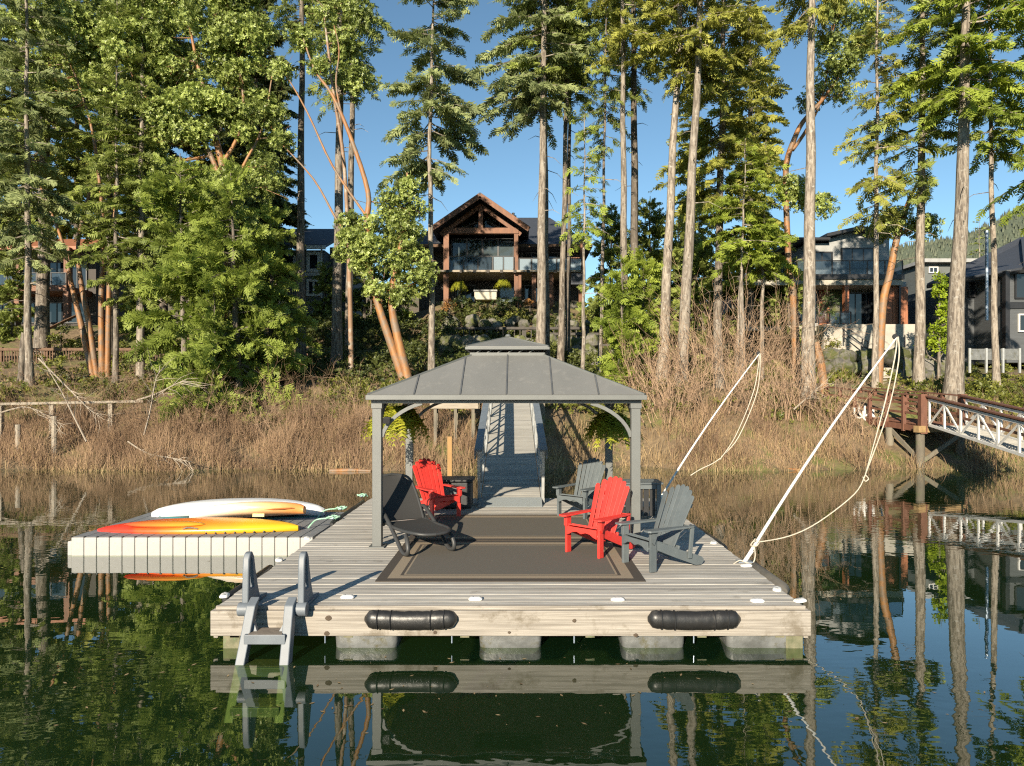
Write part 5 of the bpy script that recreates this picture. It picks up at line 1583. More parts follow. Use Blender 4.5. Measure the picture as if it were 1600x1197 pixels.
def spray_template(n, seed, wid=0.075, ln=0.36, ragged=0.25):
    """a flat conifer frond of unit length: side twigs as slim blades"""
    r = np.random.default_rng(seed)
    V, Fc = [], []
    def blade(a, b, w, dz):
        a, b = np.array(a, float), np.array(b, float)
        d = b - a
        s = np.array([-d[1], d[0], 0])
        s = s / max(1e-6, np.linalg.norm(s)) * w / 2
        m_ = a + d * 0.42 + np.array([0, 0, dz])
        k = len(V)
        V.extend([a, m_ + s, b, m_ - s])
        Fc.extend([(k, k + 1, k + 2), (k, k + 2, k + 3)])
    for i in range(n):
        t = (i + 0.5) / n * 0.92
        L = ln * (0.35 + 0.65 * math.sin(math.pi * min(1, 0.25 + t * 0.8))) * (1.12 - 0.75 * t)
        for s in (-1, 1):
            if r.random() < ragged * 0.4: continue
            k = r.uniform(0.75, 1.2)
            an = R(r.uniform(38, 62))
            b = (t + L * k * math.cos(an), s * L * k * math.sin(an), -0.10 * L * k + r.uniform(-0.06, 0.05))
            blade((t, 0, -0.05 * t * t), b, wid * r.uniform(0.8, 1.3), 0.02)
    blade((0.0, 0, 0), (1, 0, -0.07), wid * 0.9, 0.0)
    return np.array(V), np.array(Fc)

SPR = [spray_template(5, s, 0.125, 0.56) for s in range(5)]
SPR_LO = [spray_template(6, s + 10, 0.15, 0.46) for s in range(3)]

def instance(templates, pos, X, roll, size, tones, r, jit=0.12):
    """lay copies of the templates at pos with local x along X"""
    Vs, Fs, Ts = [], [], []
    base = 0
    X = unit(X)
    side = unit(np.cross(np.tile([0, 0, 1.0], (len(X), 1)), X) + 1e-5)
    upv = np.cross(X, side)
    c, s = np.cos(roll)[:, None], np.sin(roll)[:, None]
    Y = side * c + upv * s
    Z = np.cross(X, Y)
    which = r.integers(0, len(templates), len(pos))
    for k, (tv, tf) in enumerate(templates):
        idx = np.where(which == k)[0]
        if len(idx) == 0: continue
        sz = size[idx][:, None, None]
        v = pos[idx][:, None, :] + sz * (tv[None, :, 0:1] * X[idx][:, None, :] + tv[None, :, 1:2] * Y[idx][:, None, :] + tv[None, :, 2:3] * Z[idx][:, None, :])
        n = len(tv)
        f = tf[None] + (np.arange(len(idx)) * n)[:, None, None] + base
        t = np.repeat(tones[idx][:, None], n, 1) + r.uniform(-jit, jit, (len(idx), n // 4 if n % 4 == 0 else n)).repeat(4 if n % 4 == 0 else 1, 1)
        Vs.append(v.reshape(-1, 3)); Fs.append(f.reshape(-1, 3)); Ts.append(t.reshape(-1))
        base += len(idx) * n
    return np.concatenate(Vs), np.concatenate(Fs), np.clip(np.concatenate(Ts), 0, 1)

NTRI = [0]
def trunk_path(bx, by, D, pts, H):
    """points from the ground through the given photograph points, continued to height H"""
    base = Vector(((bx - CX) * D / F, D, 0))
    base.z = gz(base.x, D) - 0.15
    out = [base] + [P(px, py, D) for px, py in pts]
    out = [out[0]] + [p for p in out[1:] if p.z > base.z + 0.5]
    d = (out[-1] - out[-2]).normalized()
    if out[-1].z < base.z + H:
        k = (base.z + H - out[-1].z) / max(0.5, d.z)
        out.append(out[-1] + Vector((d.x * k * 0.6, 0, base.z + H - out[-1].z)))
    return out

def conifer(label, bx, D, pts, wpx, crown_py, Rm, H, leaf, bk, seed, group='tall firs along the shore', name='fir_tree', dens=1.0, lo=False, droop=0.35, by=600, taper=0.35, stubs=5, bushy=False, crown_z=None, aniso=None, size=1.0, top_py=None):
    r = np.random.default_rng(seed)
    path = trunk_path(bx, by, D, pts, H)
    base = path[0].copy()
    t = thing(name, label, 'tree', base, 0, group)
    r0 = wpx * D / F / 2 * 0.9
    zs = np.array([p.z for p in path]); xs = np.array([p.x for p in path])
    ztop = zs[-1]
    # trunk with a slight wander and a flared foot
    tp, tr = [], []
    n = 18
    for i in range(n + 1):
        z = base.z + (ztop - base.z) * (i / n)
        x = float(np.interp(z, zs, xs)) + math.sin(i * 1.7 + seed) * 0.025 * min(1, i)
        u = i / n
        tp.append(Vector((x, D + math.sin(i * 1.1 + seed * 2) * 0.03, z)))
        tr.append(max(0.02, r0 * (1 - u) ** 0.8 * (1 + 0.28 * math.exp(-u * n * 1.6)) * (1 - taper * 0.3 * u)))
    wood = MB().tube(tp, tr, 10)
    zc = crown_z if crown_z is not None else P(0, crown_py, D).z
    Hc = ztop - zc
    step = 0.42 / dens ** 0.5
    pos, X, roll, size_, tones = [], [], [], [], []
    z = zc
    while z < ztop - 0.3:
        u = (z - zc) / Hc
        prof = Rm * (1 - u) ** (0.5 if bushy else 0.7) * (0.6 + 0.4 * min(1, u / 0.12))
        for k in range(r.integers(3, 5)):
            az = r.uniform(0, 2 * math.pi)
            L = prof * r.uniform(0.5, 1.12)
            if aniso: L *= 1 + aniso * math.cos(az)
            if r.random() < 0.13: continue
            L = max(0.4, L)
            zb = z + r.uniform(-0.2, 0.2)
            pitch = (-0.25 + 0.65 * u) + (r.normal(0.1, 0.28) if bushy else r.uniform(-0.12, 0.12))
            dr = droop * (1 - 0.6 * u)
            cx_ = float(np.interp(zb, zs, xs))
            cA, sA = math.cos(az), math.sin(az)
            def bp(q):
                return (cx_ + cA * L * q, D + sA * L * q, zb + L * (pitch * q - dr * q * q * 0.6 + 0.12 * dr * q ** 3))
            rb = 0.012 + 0.011 * L
            wood.tube([bp(0), bp(0.35), bp(0.7), bp(0.97)], [rb, rb * 0.7, rb * 0.45, 0.006], 3, False)
            m_ = int(max(4, L * 8.2 * dens))
            tb = r.uniform(0.2, 0.75)
            for q in np.linspace(0.18 if L > 1 else 0.05, 1.0, m_):
                q = min(1, q + r.uniform(-0.03, 0.03))
                side = r.choice([-1, 1])
                ps = side * R(r.uniform(15, 75)) * (1 - 0.75 * q ** 3)
                a2 = az + ps
                el = pitch - 1.2 * dr * q - r.uniform(0.0, 0.45) + 0.05 + (r.normal(0.1, 0.45) if bushy else 0)
                pos.append(bp(q)); X.append((math.cos(a2) * math.cos(el), math.sin(a2) * math.cos(el), math.sin(el)))
                roll.append(r.uniform(-1.6, 1.6) if bushy else r.normal(0, 0.8)); size_.append(np.clip((0.20 * L * (1.15 - 0.75 * q) + 0.33) * r.uniform(0.7, 1.3), 0.3, 0.8) * size)
                tones.append(np.clip(tb + r.uniform(-0.15, 0.2) + 0.15 * q, 0, 1))
        z += step * r.uniform(0.7, 1.3)
    # bare stubs under the crown
    for k in range(stubs):
        zb = zc - abs(r.normal(0, 1)) * (zc - base.z) * 0.3
        if zb < base.z + 3: continue
        az = r.uniform(0, 6.28); L = r.uniform(0.4, 1.6)
        cx_ = float(np.interp(zb, zs, xs))
        wood.tube([(cx_, D, zb), (cx_ + math.cos(az) * L * .6, D + math.sin(az) * L * .6, zb - 0.05 * L), (cx_ + math.cos(az) * L, D + math.sin(az) * L, zb - 0.3 * L)], [0.03, 0.018, 0.006], 3, False)
    part('trunk', wood, bk, t, smooth=60, w=True)
    V, Fc, T = instance(SPR_LO if lo else SPR, np.array(pos), np.array(X), np.array(roll), np.array(size_), np.array(tones), r)
    V = V - np.array(base)
    NTRI[0] += len(Fc)
    link('crown', tri_mesh('crown', V, Fc, leaf, T), t)
    return t

def rosette_template(n, seed, L=1.0, W=0.5, up=(0.15, 0.9)):
    r = np.random.default_rng(seed)
    V, Fc = [], []
    for i in range(n):
        az = 2 * math.pi * (i + r.uniform(-.3, .3)) / n
        el = r.uniform(*up)
        l = L * r.uniform(0.75, 1.15)
        d = np.array([math.cos(az) * math.cos(el), math.sin(az) * math.cos(el), math.sin(el)])
        s = np.array([-math.sin(az), math.cos(az), 0]) * W * l / 2
        a = d * 0.12
        m_ = a + d * l * 0.5 + np.array([0, 0, 0.04])
        b = a + d * l + np.array([0, 0, -0.10 * l])
        k = len(V)
        V += [a, m_ + s, b, m_ - s]
        Fc += [(k, k + 1, k + 2), (k, k + 2, k + 3)]
    return np.array(V), np.array(Fc)
ROS = [rosette_template(7, s) for s in range(4)]
ROS_S = [rosette_template(5, s + 7) for s in range(3)]

def leaf_clumps(centres, radii, per, size, r, flat=0.75, tone=(0.15, 0.8), templates=None, upbias=0.35):
    pos, X, roll, sz, tn = [], [], [], [], []
    for c, rad in zip(centres, radii):
        n = int(per * rad * rad * r.uniform(0.8, 1.2))
        d = unit(r.normal(0, 1, (n, 3)) + np.array([0, 0, upbias]))
        rr_ = rad * r.uniform(0.12, 1.15, n) ** 0.6
        p = np.array(c) + d * rr_[:, None] * np.array([1, 1, flat])
        pos.append(p)
        # rosette axis (z of template) should look outward: use x axis perpendicular
        out = unit(d + r.normal(0, 0.65, (n, 3)) + np.array([0, 0, 0.3]))
        X.append(out)
        roll.append(r.uniform(0, 6.28, n))
        sz.append(size * r.uniform(0.75, 1.25, n))
        tb = r.uniform(*tone)
        tn.append(np.clip(tb + r.uniform(-0.22, 0.22, n), 0, 1))
    pos, X, roll, sz, tn = map(np.concatenate, (pos, X, roll, sz, tn))
    tpl = [(np.stack([v[:, 2], v[:, 0], v[:, 1]], 1), f) for v, f in (templates or ROS)]    # leaf rosette opens along local x
    return instance(tpl, pos, X, roll, sz, tn, r)

def broadleaf(label, D, trunks, blobs, bk, seed, leaf=None, name='arbutus_tree', group=None, per=245, size=0.145, limbs=True, nclump=1.0, clump=(0.4, 0.95), by_ground=True, templates=None, cat='tree', upb=0.35):
    """trunks: lists of (px,py,width px[,dD]); blobs: (px,py,rx px,ry px[,dD]) crown masses"""
    r = np.random.default_rng(seed)
    wood = MB()
    skeleton = []
    base = None
    for tr in trunks:
        pts = [P(q[0], q[1], D + (q[3] if len(q) > 3 else 0)) for q in tr]
        if by_ground and tr is trunks[0] or (by_ground and tr[0][1] > 540):
            pts[0].z = gz(pts[0].x, pts[0].y) - 0.1
        if base is None: base = pts[0].copy()
        rad = [q[2] * D / F / 2 for q in tr]
        sp = smooth([tuple(p) for p in pts], 4)
        rs = np.interp(np.linspace(0, len(rad) - 1, len(sp)), range(len(rad)), rad)
        wood.tube(sp, list(rs), 8)
        skeleton += [(p, q) for p, q in zip(sp, rs)]
    cs, rs_ = [], []
    for bl in blobs:
        px, py, rx, ry = bl[:4]
        Db = D + (bl[4] if len(bl) > 4 else 0)
        c = P(px, py, Db)
        a, b = rx * Db / F, ry * Db / F
        dy = min(a, b) * 0.9
        k = int(max(3, (a * b) * 5.0 * nclump))
        for _ in range(k):
            d = r.normal(0, 1, 3)
            d /= np.linalg.norm(d)
            q = r.uniform(0.35, 1.0) ** 0.5
            rad = r.uniform(*clump)
            ce = np.array(c) + d * q * np.maximum(0.05, np.array([a, dy, b]) - rad * 0.55)
            cs.append(ce); rs_.append(rad)
    t = thing(name, label, cat, base, 0, group)
    if limbs and skeleton:
        sk = np.array([tuple(p) for p, _ in skeleton]); sr = np.array([q for _, q in skeleton])
        for c in cs:
            if r.random() < 0.35: continue
            dd = np.linalg.norm(sk - c, axis=1) + np.maximum(0, sk[:, 2] - c[2]) * 1.5
            j = int(np.argmin(dd))
            p0, p1 = Vector(sk[j]), Vector(c)
            if (p1 - p0).length < 0.3: continue
            mid = p0.lerp(p1, 0.5) + Vector((r.normal(0, .12), r.normal(0, .12), -0.1 * (p1 - p0).length * .5))
            rb = min(sr[j] * 0.55, 0.018 + 0.018 * (p1 - p0).length)
            wood.tube([p0, mid, p1], [rb, rb * 0.7, 0.012], 4, False)
            for _ in range(3):
                e = p1 + Vector(r.normal(0, 0.35, 3))
                wood.tube([mid.lerp(p1, .6), e], [0.016, 0.005], 3, False)
    if wood.v:
        part('trunk', wood, bk, t, smooth=60, w=True)
    V, Fc, T = leaf_clumps(cs, rs_, per, size, r, templates=templates, upbias=upb)
    NTRI[0] += len(Fc)
    link('crown' if cat == 'tree' else 'foliage', tri_mesh('crown', V - np.array(base), Fc, leaf or m_arbleaf, T), t)
    return t

# --- the tall firs, left to right
TF = 'tall firs along the shore'
conifer('slim pale barked fir nearest the left edge with its crown filling the upper left corner', 46, 34, [(44, 480), (42, 200)], 13, 400, 3.0, 27, m_firblue, m_barkpale, 1, dens=1.1, by=603)
conifer('thick dark trunked fir at the left in front of the cedar deck house', 66, 44, [(68, 400), (72, 100)], 23, 330, 4.6, 36, m_fir, m_bark, 2, dens=0.95, by=550)
conifer('dark fir behind the leaning orange stems at the left', 172, 42, [(172, 300), (174, 100)], 14, 330, 4.2, 34, m_fir, m_barkdark, 3, dens=0.9)
conifer('fir with a short pale trunk foot left of the big bushy cedar', 220, 35.5, [(219, 480), (222, 200)], 14, 455, 3.2, 25, m_fir, m_barkpale, 4, dens=1.0, by=590)
conifer('slender fir with a thin grey foot beside the orange stems', 181, 35, [(181, 500), (182, 300)], 10, 430, 2.2, 20, m_fir, m_bark, 5, by=595)
conifer('tall grey mottled fir trunk standing clear against the sky right of the big arbutus', 470, 40, [(470, 300), (472, 60)], 16, 45, 3.0, 36, m_fir, m_bark, 6, by=570, stubs=3)
conifer('tall mottled fir trunk directly behind the round leaning arbutus, the left of that pair', 525, 38, [(528, 420), (532, 60)], 19, 150, 2.6, 34, m_fir, m_bark, 7, by=590, dens=0.7)
conifer('thinner mottled fir trunk close behind and right of the stouter one by the round arbutus', 545, 42, [(547, 400), (552, 60)], 14, 130, 2.8, 36, m_fir, m_bark, 8, by=570, dens=0.8)
conifer('slim pale fir with a full cone shaped crown left of the timber gable', 675, 34.5, [(674, 400), (671, 240), (676, 60)], 12, 262, 3.3, 24.5, m_firblue, m_barkpale, 9, by=565, dens=1.25, size=1.05)
conifer('stout tall fir right of the timber gable, the left one of the close twin trunks', 845, 36, [(846, 400), (849, 130)], 18, 165, 3.6, 33, m_firblue, m_barkpale, 10, by=580, dens=1.15, aniso=-0.25)
conifer('slimmer fir touching the stout twin trunk on its right side', 855, 37, [(854, 400), (852, 150)], 10, 150, 2.6, 31, m_fir, m_bark, 11, by=580)
conifer('slim fir with brown trunk crossing the right wing of the timber house', 875, 38, [(880, 400), (886, 120)], 12, 130, 2.6, 33, m_fir, m_bark, 12, by=570, dens=1.0)
conifer('dark slim fir close behind the brown trunk at the right wing of the timber house', 886, 40, [(889, 400), (890, 150)], 9, 150, 2.4, 32, m_fir, m_barkdark, 13, by=560)
conifer('small thin fir with sparse drooping tufts in front of the timber house corner', 911, 33, [(912, 450), (913, 330)], 8, 372, 1.35, 13.6, m_bright, m_barkpale, 14, by=575, dens=0.8, droop=0.6, stubs=2)
conifer('thin dark fir with hanging branches against the sky right of the timber house', 937, 36, [(942, 400), (946, 100)], 8, 238, 1.9, 24, m_fir, m_bark, 15, by=585, dens=0.75, droop=0.6)
conifer('straight pale fir trunk rising out of the bright young fir thicket', 976, 35, [(975, 415), (973, 70)], 15, 75, 3.0, 30, m_firyel, m_barkpale, 16, by=580)
conifer('dark trunked fir close behind the straight pale one', 990, 40, [(992, 400), (990, 60)], 17, 130, 2.9, 34, m_fir, m_barkdark, 17, by=570, stubs=8)
conifer('pale fir leaning right, the first of the two leaning trunks above the bare thicket', 1033, 34, [(1040, 480), (1050, 260), (1060, 90)], 19, 110, 3.1, 30, m_firyel, m_barkpale, 18, by=590, stubs=3)
conifer('stouter pale fir leaning right, the second leaning trunk above the bare thicket', 1063, 33, [(1070, 500), (1080, 300), (1090, 120)], 21, 120, 3.2, 30, m_firyel, m_barkpale, 19, by=600, dens=1.0)
conifer('fir with grey trunk among yellow green branches right of the leaning pair', 1120, 38, [(1123, 400), (1128, 200)], 16, 330, 3.6, 33, m_firyel, m_bark, 20, by=560, dens=1.15)
conifer('very straight tall pale fir trunk standing alone in front of the modern house', 1262, 31, [(1265, 400), (1268, 0)], 24, 40, 2.6, 29, m_firyel, m_barkpale, 21, by=620, taper=0.2, stubs=4)
conifer('slim hemlock with airy tiers of branches in front of the modern house', 1368, 34, [(1369, 400), (1370, 200)], 11, 335, 2.3, 24, m_firyel, m_barkpale, 22, by=600, dens=0.7, droop=0.5)
conifer('tall grey fir right of the modern house with thick dark crown', 1436, 34, [(1438, 400), (1440, 250)], 18, 300, 2.9, 29, m_fir, m_barkpale, 23, by=597, dens=1.0)
conifer('thickest brown trunk, leaning fir near the right edge', 1488, 31, [(1494, 500), (1505, 250), (1508, 100)], 30, 165, 3.8, 27, m_bright, m_barkpale, 24, by=612, taper=0.2, dens=1.15, aniso=0.2)
conifer('slim straight fir trunk between the thick leaning trunk and the dark house', 1557, 33, [(1552, 400), (1548, 200)], 12, 230, 2.8, 25, m_bright, m_barkpale, 25, by=610, dens=1.0, droop=0.55)
conifer('fir at the right edge with branches drooping into the frame', 1660, 30, [(1655, 300)], 20, 330, 3.1, 24, m_bright, m_bark, 26, by=620, dens=1.0, droop=0.6)
conifer('dark fir at the far left edge of the trees', -55, 37, [(-55, 300)], 18, 420, 4.0, 30, m_fir, m_bark, 27, by=590)

# --- second row and far trees, one shared shape each, copied
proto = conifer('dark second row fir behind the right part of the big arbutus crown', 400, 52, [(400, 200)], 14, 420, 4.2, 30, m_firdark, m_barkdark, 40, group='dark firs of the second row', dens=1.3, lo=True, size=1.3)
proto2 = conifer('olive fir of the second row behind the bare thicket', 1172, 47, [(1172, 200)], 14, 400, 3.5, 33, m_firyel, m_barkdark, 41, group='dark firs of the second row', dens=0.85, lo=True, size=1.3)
for k, (px, D, s, src, lab) in enumerate((
        (20, 58, 1.0, 0, 'dark second row fir behind the cedar deck house at the left'),
        (-230, 52, 1.0, 1, 'dark second row fir outside the left edge of the view'),
        (-360, 50, 0.95, 0, 'dark second row fir farthest left along the bank'),
        (120, 60, 1.1, 1, 'dark second row fir above the roof of the cedar deck house'),
        (255, 55, 1.15, 0, 'dark second row fir behind the left part of the big arbutus crown'),
        (345, 57, 1.05, 1, 'dark second row fir behind the middle of the big arbutus crown'),
        (415, 60, 0.85, 0, 'dark second row fir just left of the grey sided house'),
        (1085, 60, 0.8, 1, 'dark second row fir between the leaning pair and the bare thicket'),
        (-120, 55, 1.1, 0, 'dark second row fir beyond the left edge trees'),
        (1720, 60, 1.0, 1, 'dark second row fir beyond the right edge trees'))):
    x = (px - CX) * D / F
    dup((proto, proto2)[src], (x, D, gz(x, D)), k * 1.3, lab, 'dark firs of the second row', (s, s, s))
proto3 = conifer('thin pointed young fir on the rise beyond the dark house, the tallest of them', 1530, 75, [(1530, 350)], 6, 440, 1.5, 16.5, m_fir, m_barkpale, 42, group='small firs beyond the dark house', lo=True, dens=0.6, size=0.9, by=520)
for k, (px, D, s, lab) in enumerate(((1478, 82, 0.72, 'small pointed fir beyond the roofs just left of the thick leaning trunk'), (1580, 80, 0.9, 'small pointed fir beyond the dark house roof near the right edge'), (1455, 95, 0.8, 'smallest pointed fir beyond the roofs beside the tall grey fir'))):
    x = (px - CX) * D / F
    dup(proto3, (x, D, gz(x, D)), k * 2.0, lab, None, (s, s, s))

pb = conifer('dark bushy young fir in the shade left of the grey sided house', 398, 50, [(398, 500)], 8, 545, 2.6, 9.5, m_fir, m_barkdark, 43, group='bushy young firs behind the trunks', name='young_fir', bushy=True, lo=True, dens=1.6, size=1.1, by=560, stubs=0)
for k, (px, D, s, lab) in enumerate((
        (235, 48, 1.0, 'dark bushy young fir behind the pale trunk foot left of the big cedar'),
        (508, 50, 0.5, 'dark bushy young fir behind the mottled trunk pair'),
        (570, 52, 0.75, 'dark bushy young fir behind the round arbutus'),
        (625, 50, 0.8, 'dark bushy young fir between the round arbutus and the timber house'),
        (955, 50, 0.85, 'bushy young fir just right of the timber house corner'),
        (1015, 48, 1.0, 'bushy young fir behind the first leaning trunk'),
        (1060, 50, 1.05, 'bushy young fir behind the gap between the leaning trunks'),
        (1100, 47, 0.95, 'bushy young fir behind the grey trunk right of the leaning pair'),
        (1145, 49, 1.0, 'bushy young fir behind the left thin hemlock'),
        (1195, 48, 0.95, 'bushy young fir behind the right thin hemlock'),
        (1232, 46.5, 0.8, 'bushy young fir behind the winding orange arbutus'),
        (20, 47, 0.6, 'low bushy young fir under the left deck'))):
    x = (px - CX) * D / F
    dup(pb, (x, D, gz(x, D)), k * 1.7, lab, None, (s * 1.1, s * 1.1, s))
# --- bushy cedar, young firs, small conifers
conifer('big bushy yellow green cedar reaching down to the reeds left of centre', 375, 31.5, [(368, 500)], 15, 612, 3.3, 11.0, m_cedarleaf, m_barkdark, 50, group='bushy evergreens on the bank', name='cedar_tree', bushy=True, dens=2.0, droop=0.3, by=632, stubs=0, size=0.95)
conifer('bushy cedar at the left side of the big one, its crown a little lower', 290, 32.5, [(286, 500)], 12, 560, 3.2, 11.5, m_cedarleaf, m_bark, 51, group='bushy evergreens on the bank', name='cedar_tree', bushy=True, dens=1.9, droop=0.3, by=620, stubs=0)
conifer('shadowed bushy cedar at the right side of the big one beside the mottled trunk', 425, 33.5, [(424, 500)], 12, 585, 2.2, 9.0, m_cedarleaf, m_barkdark, 52, group='bushy evergreens on the bank', name='cedar_tree', bushy=True, dens=1.9, droop=0.3, by=612, stubs=0)
conifer('low bushy cedar in front with branches touching the reeds', 335, 30.2, [(335, 560)], 8, 640, 2.2, 5.5, m_cedarleaf, m_barkdark, 56, group='bushy evergreens on the bank', name='cedar_tree', bushy=True, dens=1.9, droop=0.3, by=640, stubs=0)
conifer('bright green young fir thicket tree right of the gazebo roof', 968, 33, [(972, 480)], 10, 590, 1.6, 6.4, m_bright, m_barkdark, 53, group='bushy evergreens on the bank', name='young_fir', bushy=True, size=1.15, dens=2.6, droop=0.35, by=592, stubs=0)
conifer('second bright young fir just right of the first, partly behind the leaning trunks', 1003, 34.5, [(1005, 480)], 9, 575, 1.35, 6.6, m_bright, m_barkdark, 54, group='bushy evergreens on the bank', name='young_fir', bushy=True, size=1.15, dens=2.5, droop=0.35, by=580, stubs=0)
broadleaf('bright lime green little cypress beside the dark house', 38, [[(1467, 562, 6), (1468, 450, 2)]], [(1467, 540, 30, 18), (1468, 515, 27, 20), (1469, 488, 20, 20), (1470, 462, 13, 18), (1470, 438, 6, 14)], m_bark, 55, m_lime, 'cypress_tree', None, 130, 0.2, True, 2.2, (0.3, 0.45), True, ROS_S, 'tree', 1.0)
# thin maples/hemlocks carrying the bright foliage mass at mid height
conifer('thin hemlock, left of the two carrying bright flat sprays above the bare thicket', 1150, 35.5, [(1157, 450), (1163, 300)], 9, 405, 2.5, 12.5, m_bright, m_barkpale, 57, group='thin hemlocks above the bare thicket', name='hemlock_tree', dens=1.15, droop=0.3, by=590, stubs=3)
conifer('thin hemlock, right of the two carrying bright flat sprays above the bare thicket', 1190, 36.5, [(1191, 450), (1195, 300)], 9, 425, 2.6, 12.8, m_bright, m_barkpale, 58, group='thin hemlocks above the bare thicket', name='hemlock_tree', dens=1.15, droop=0.3, by=590, stubs=3)

# --- arbutus and other broadleaf trees
AG = 'orange barked arbutus trees'
broadleaf('largest arbutus filling the sky left of centre with a broad leafy crown', 36, [
    [(345, 600, 18), (352, 450, 15), (356, 310, 13), (338, 220, 10), (318, 140, 7), (300, 60, 4), (290, 0, 2)],
    [(352, 300, 9), (320, 225, 7), (275, 180, 5), (225, 150, 3), (195, 90, 2)],
    [(345, 260, 7), (380, 190, 5), (372, 90, 3), (355, 20, 2)],
    [(356, 320, 7), (380, 260, 5), (410, 200, 3), (425, 120, 2)]],
    [(300, 70, 95, 75), (215, 90, 60, 70), (380, 80, 60, 80), (300, 180, 90, 50, -0.5), (395, 190, 50, 60, 0.3), (215, 190, 55, 55), (330, -30, 110, 50), (415, 270, 40, 45, 0.5), (240, 270, 60, 50, 0.8), (340, 300, 70, 45, 0.2), (370, 370, 55, 50, 0.5)],
    m_arb, 60, group=AG, nclump=1.0)
broadleaf('arbutus with several leaning orange stems at the left, dark foliage over the deck house', 37, [
    [(146, 585, 10.2), (130, 520, 9.5), (112, 445, 6.8), (98, 380, 4.8), (75, 320, 3.4), (50, 260, 2.0)],
    [(152, 570, 8.8), (138, 500, 8.2), (128, 450, 7.5), (122, 380, 5.4), (140, 300, 4.1)],
    [(160, 580, 10.9), (158, 480, 8.2), (161, 400, 6.8), (160, 330, 5.4), (150, 240, 4.8), (138, 180, 3.4), (110, 100, 2.7), (70, 40, 1.4)],
    [(168, 575, 8.8), (170, 480, 8.2), (172, 420, 6.1), (180, 330, 5.4), (180, 240, 4.1), (168, 180, 2.7), (175, 90, 1.4)]],
    [(120, 60, 70, 60), (40, 30, 55, 45), (160, 150, 45, 45), (95, 150, 45, 40, 0.6), (190, 30, 45, 45), (60, 110, 40, 35, 0.5)], m_arb, 61, group=AG, nclump=0.8)
broadleaf('leaning arbutus with two bright orange trunks and a round crown left of the gazebo roof', 33.5, [
    [(634, 606, 14.1), (612, 540, 13.3), (592, 480, 11.8), (577, 420, 10.4), (573, 350, 9.6), (575, 300, 8.1), (548, 215, 6.7), (520, 150, 5.2), (492, 110, 3.7), (474, 60, 2.2)],
    [(640, 604, 16.3), (622, 530, 13.3), (612, 470, 11.1), (622, 400, 6.7), (640, 330, 5.2), (636, 270, 3.0)],
    [(535, 185, 3.7), (525, 130, 3.0), (530, 80, 2.2), (522, 40, 1.5)],
    [(574, 340, 4.4), (520, 260, 3.7), (480, 175, 3.0), (440, 105, 1.5)],
    [(576, 410, 4.4), (530, 350, 3.7), (490, 280, 3.0), (430, 215, 1.5)]],
    [(605, 375, 58, 48, -0.3), (552, 395, 34, 42, -0.5), (648, 425, 38, 36, -0.4), (628, 325, 42, 34), (588, 446, 34, 24, -0.5), (545, 350, 20, 18, 0.3), (640, 292, 18, 14), (622, 466, 18, 14, -0.3), (474, 60, 22, 20, 0.3), (500, 105, 16, 14), (438, 112, 10, 9), (442, 222, 9, 8)], m_arb, 62, group=AG, nclump=1.6, clump=(0.28, 0.75), per=260)
broadleaf('sparse arbutus leaves high beside the mottled trunks, on grey branches', 36, [
    [(549, 575, 9), (546, 430, 7), (538, 260, 6), (522, 150, 5), (512, 70, 4), (505, 10, 2)]],
    [(520, 60, 50, 45), (560, 120, 30, 45, 0.4), (500, -10, 50, 40), (560, 30, 35, 40)], m_arbdull, 63, group=AG, nclump=0.5, by_ground=True)
broadleaf('slender orange arbutus winding up in front of the modern house left corner', 38, [
    [(1245, 540, 13), (1240, 470, 12), (1233, 420, 10), (1230, 360, 9), (1228, 300, 9), (1229, 255, 9), (1240, 220, 8), (1255, 190, 7), (1290, 150, 5), (1330, 90, 4)],
    [(1238, 235, 6), (1262, 200, 5), (1285, 150, 3), (1300, 60, 2)]],
    [(1310, 90, 60, 45), (1370, 60, 50, 40, 0.4), (1290, 160, 40, 40, 0.4), (1265, 330, 35, 35), (1330, 20, 50, 35), (1240, 300, 25, 25)], m_arb, 64, group=AG, nclump=0.5)
broadleaf('curving orange arbutus trunk leaning right across the modern house', 36.5, [
    [(1373, 590, 12), (1379, 480, 12), (1390, 430, 11), (1402, 370, 10), (1420, 315, 7), (1432, 290, 4)], [(1402, 370, 6), (1440, 345, 4)]],
    [(1405, 345, 30, 28), (1440, 350, 24, 30), (1385, 360, 24, 20)], m_arb, 65, group=AG, nclump=0.7)
# leaning snags and stumps
def snag(label, pts, D, m, grp=None):
    ps = [P(px, py, D) for px, py, _ in pts]
    ps[0].z = gz(ps[0].x, D) - 0.1
    t = thing('dead_trunk', label, 'dead tree', ps[0], 0, grp)
    part('stem', MB().tube(smooth([tuple(p) for p in ps], 3), list(np.interp(np.linspace(0, len(pts) - 1, 3 * (len(pts) - 1) + 1), range(len(pts)), [w * D / F / 2 for *_, w in pts])), 9), m, t, smooth=60, w=True)
snag('grey leaning broken trunk beside the slim pale fir at the left edge', [(33, 592, 11), (36, 540, 9), (38, 520, 8)], 34.5, m_bark)
snag('leaning reddish stump behind the straight tall pale trunk', [(1290, 596, 14), (1281, 560, 13), (1274, 535, 10)], 33, m_arb)
snag('pale dead trunk standing in the bare thicket', [(1125, 600, 18), (1122, 540, 15), (1121, 500, 12)], 32.5, m_barkpale)
snag('thin pale dead trunk at the right side of the bare thicket', [(1163, 600, 13), (1160, 540, 10), (1158, 440, 6)], 33.2, m_barkpale)

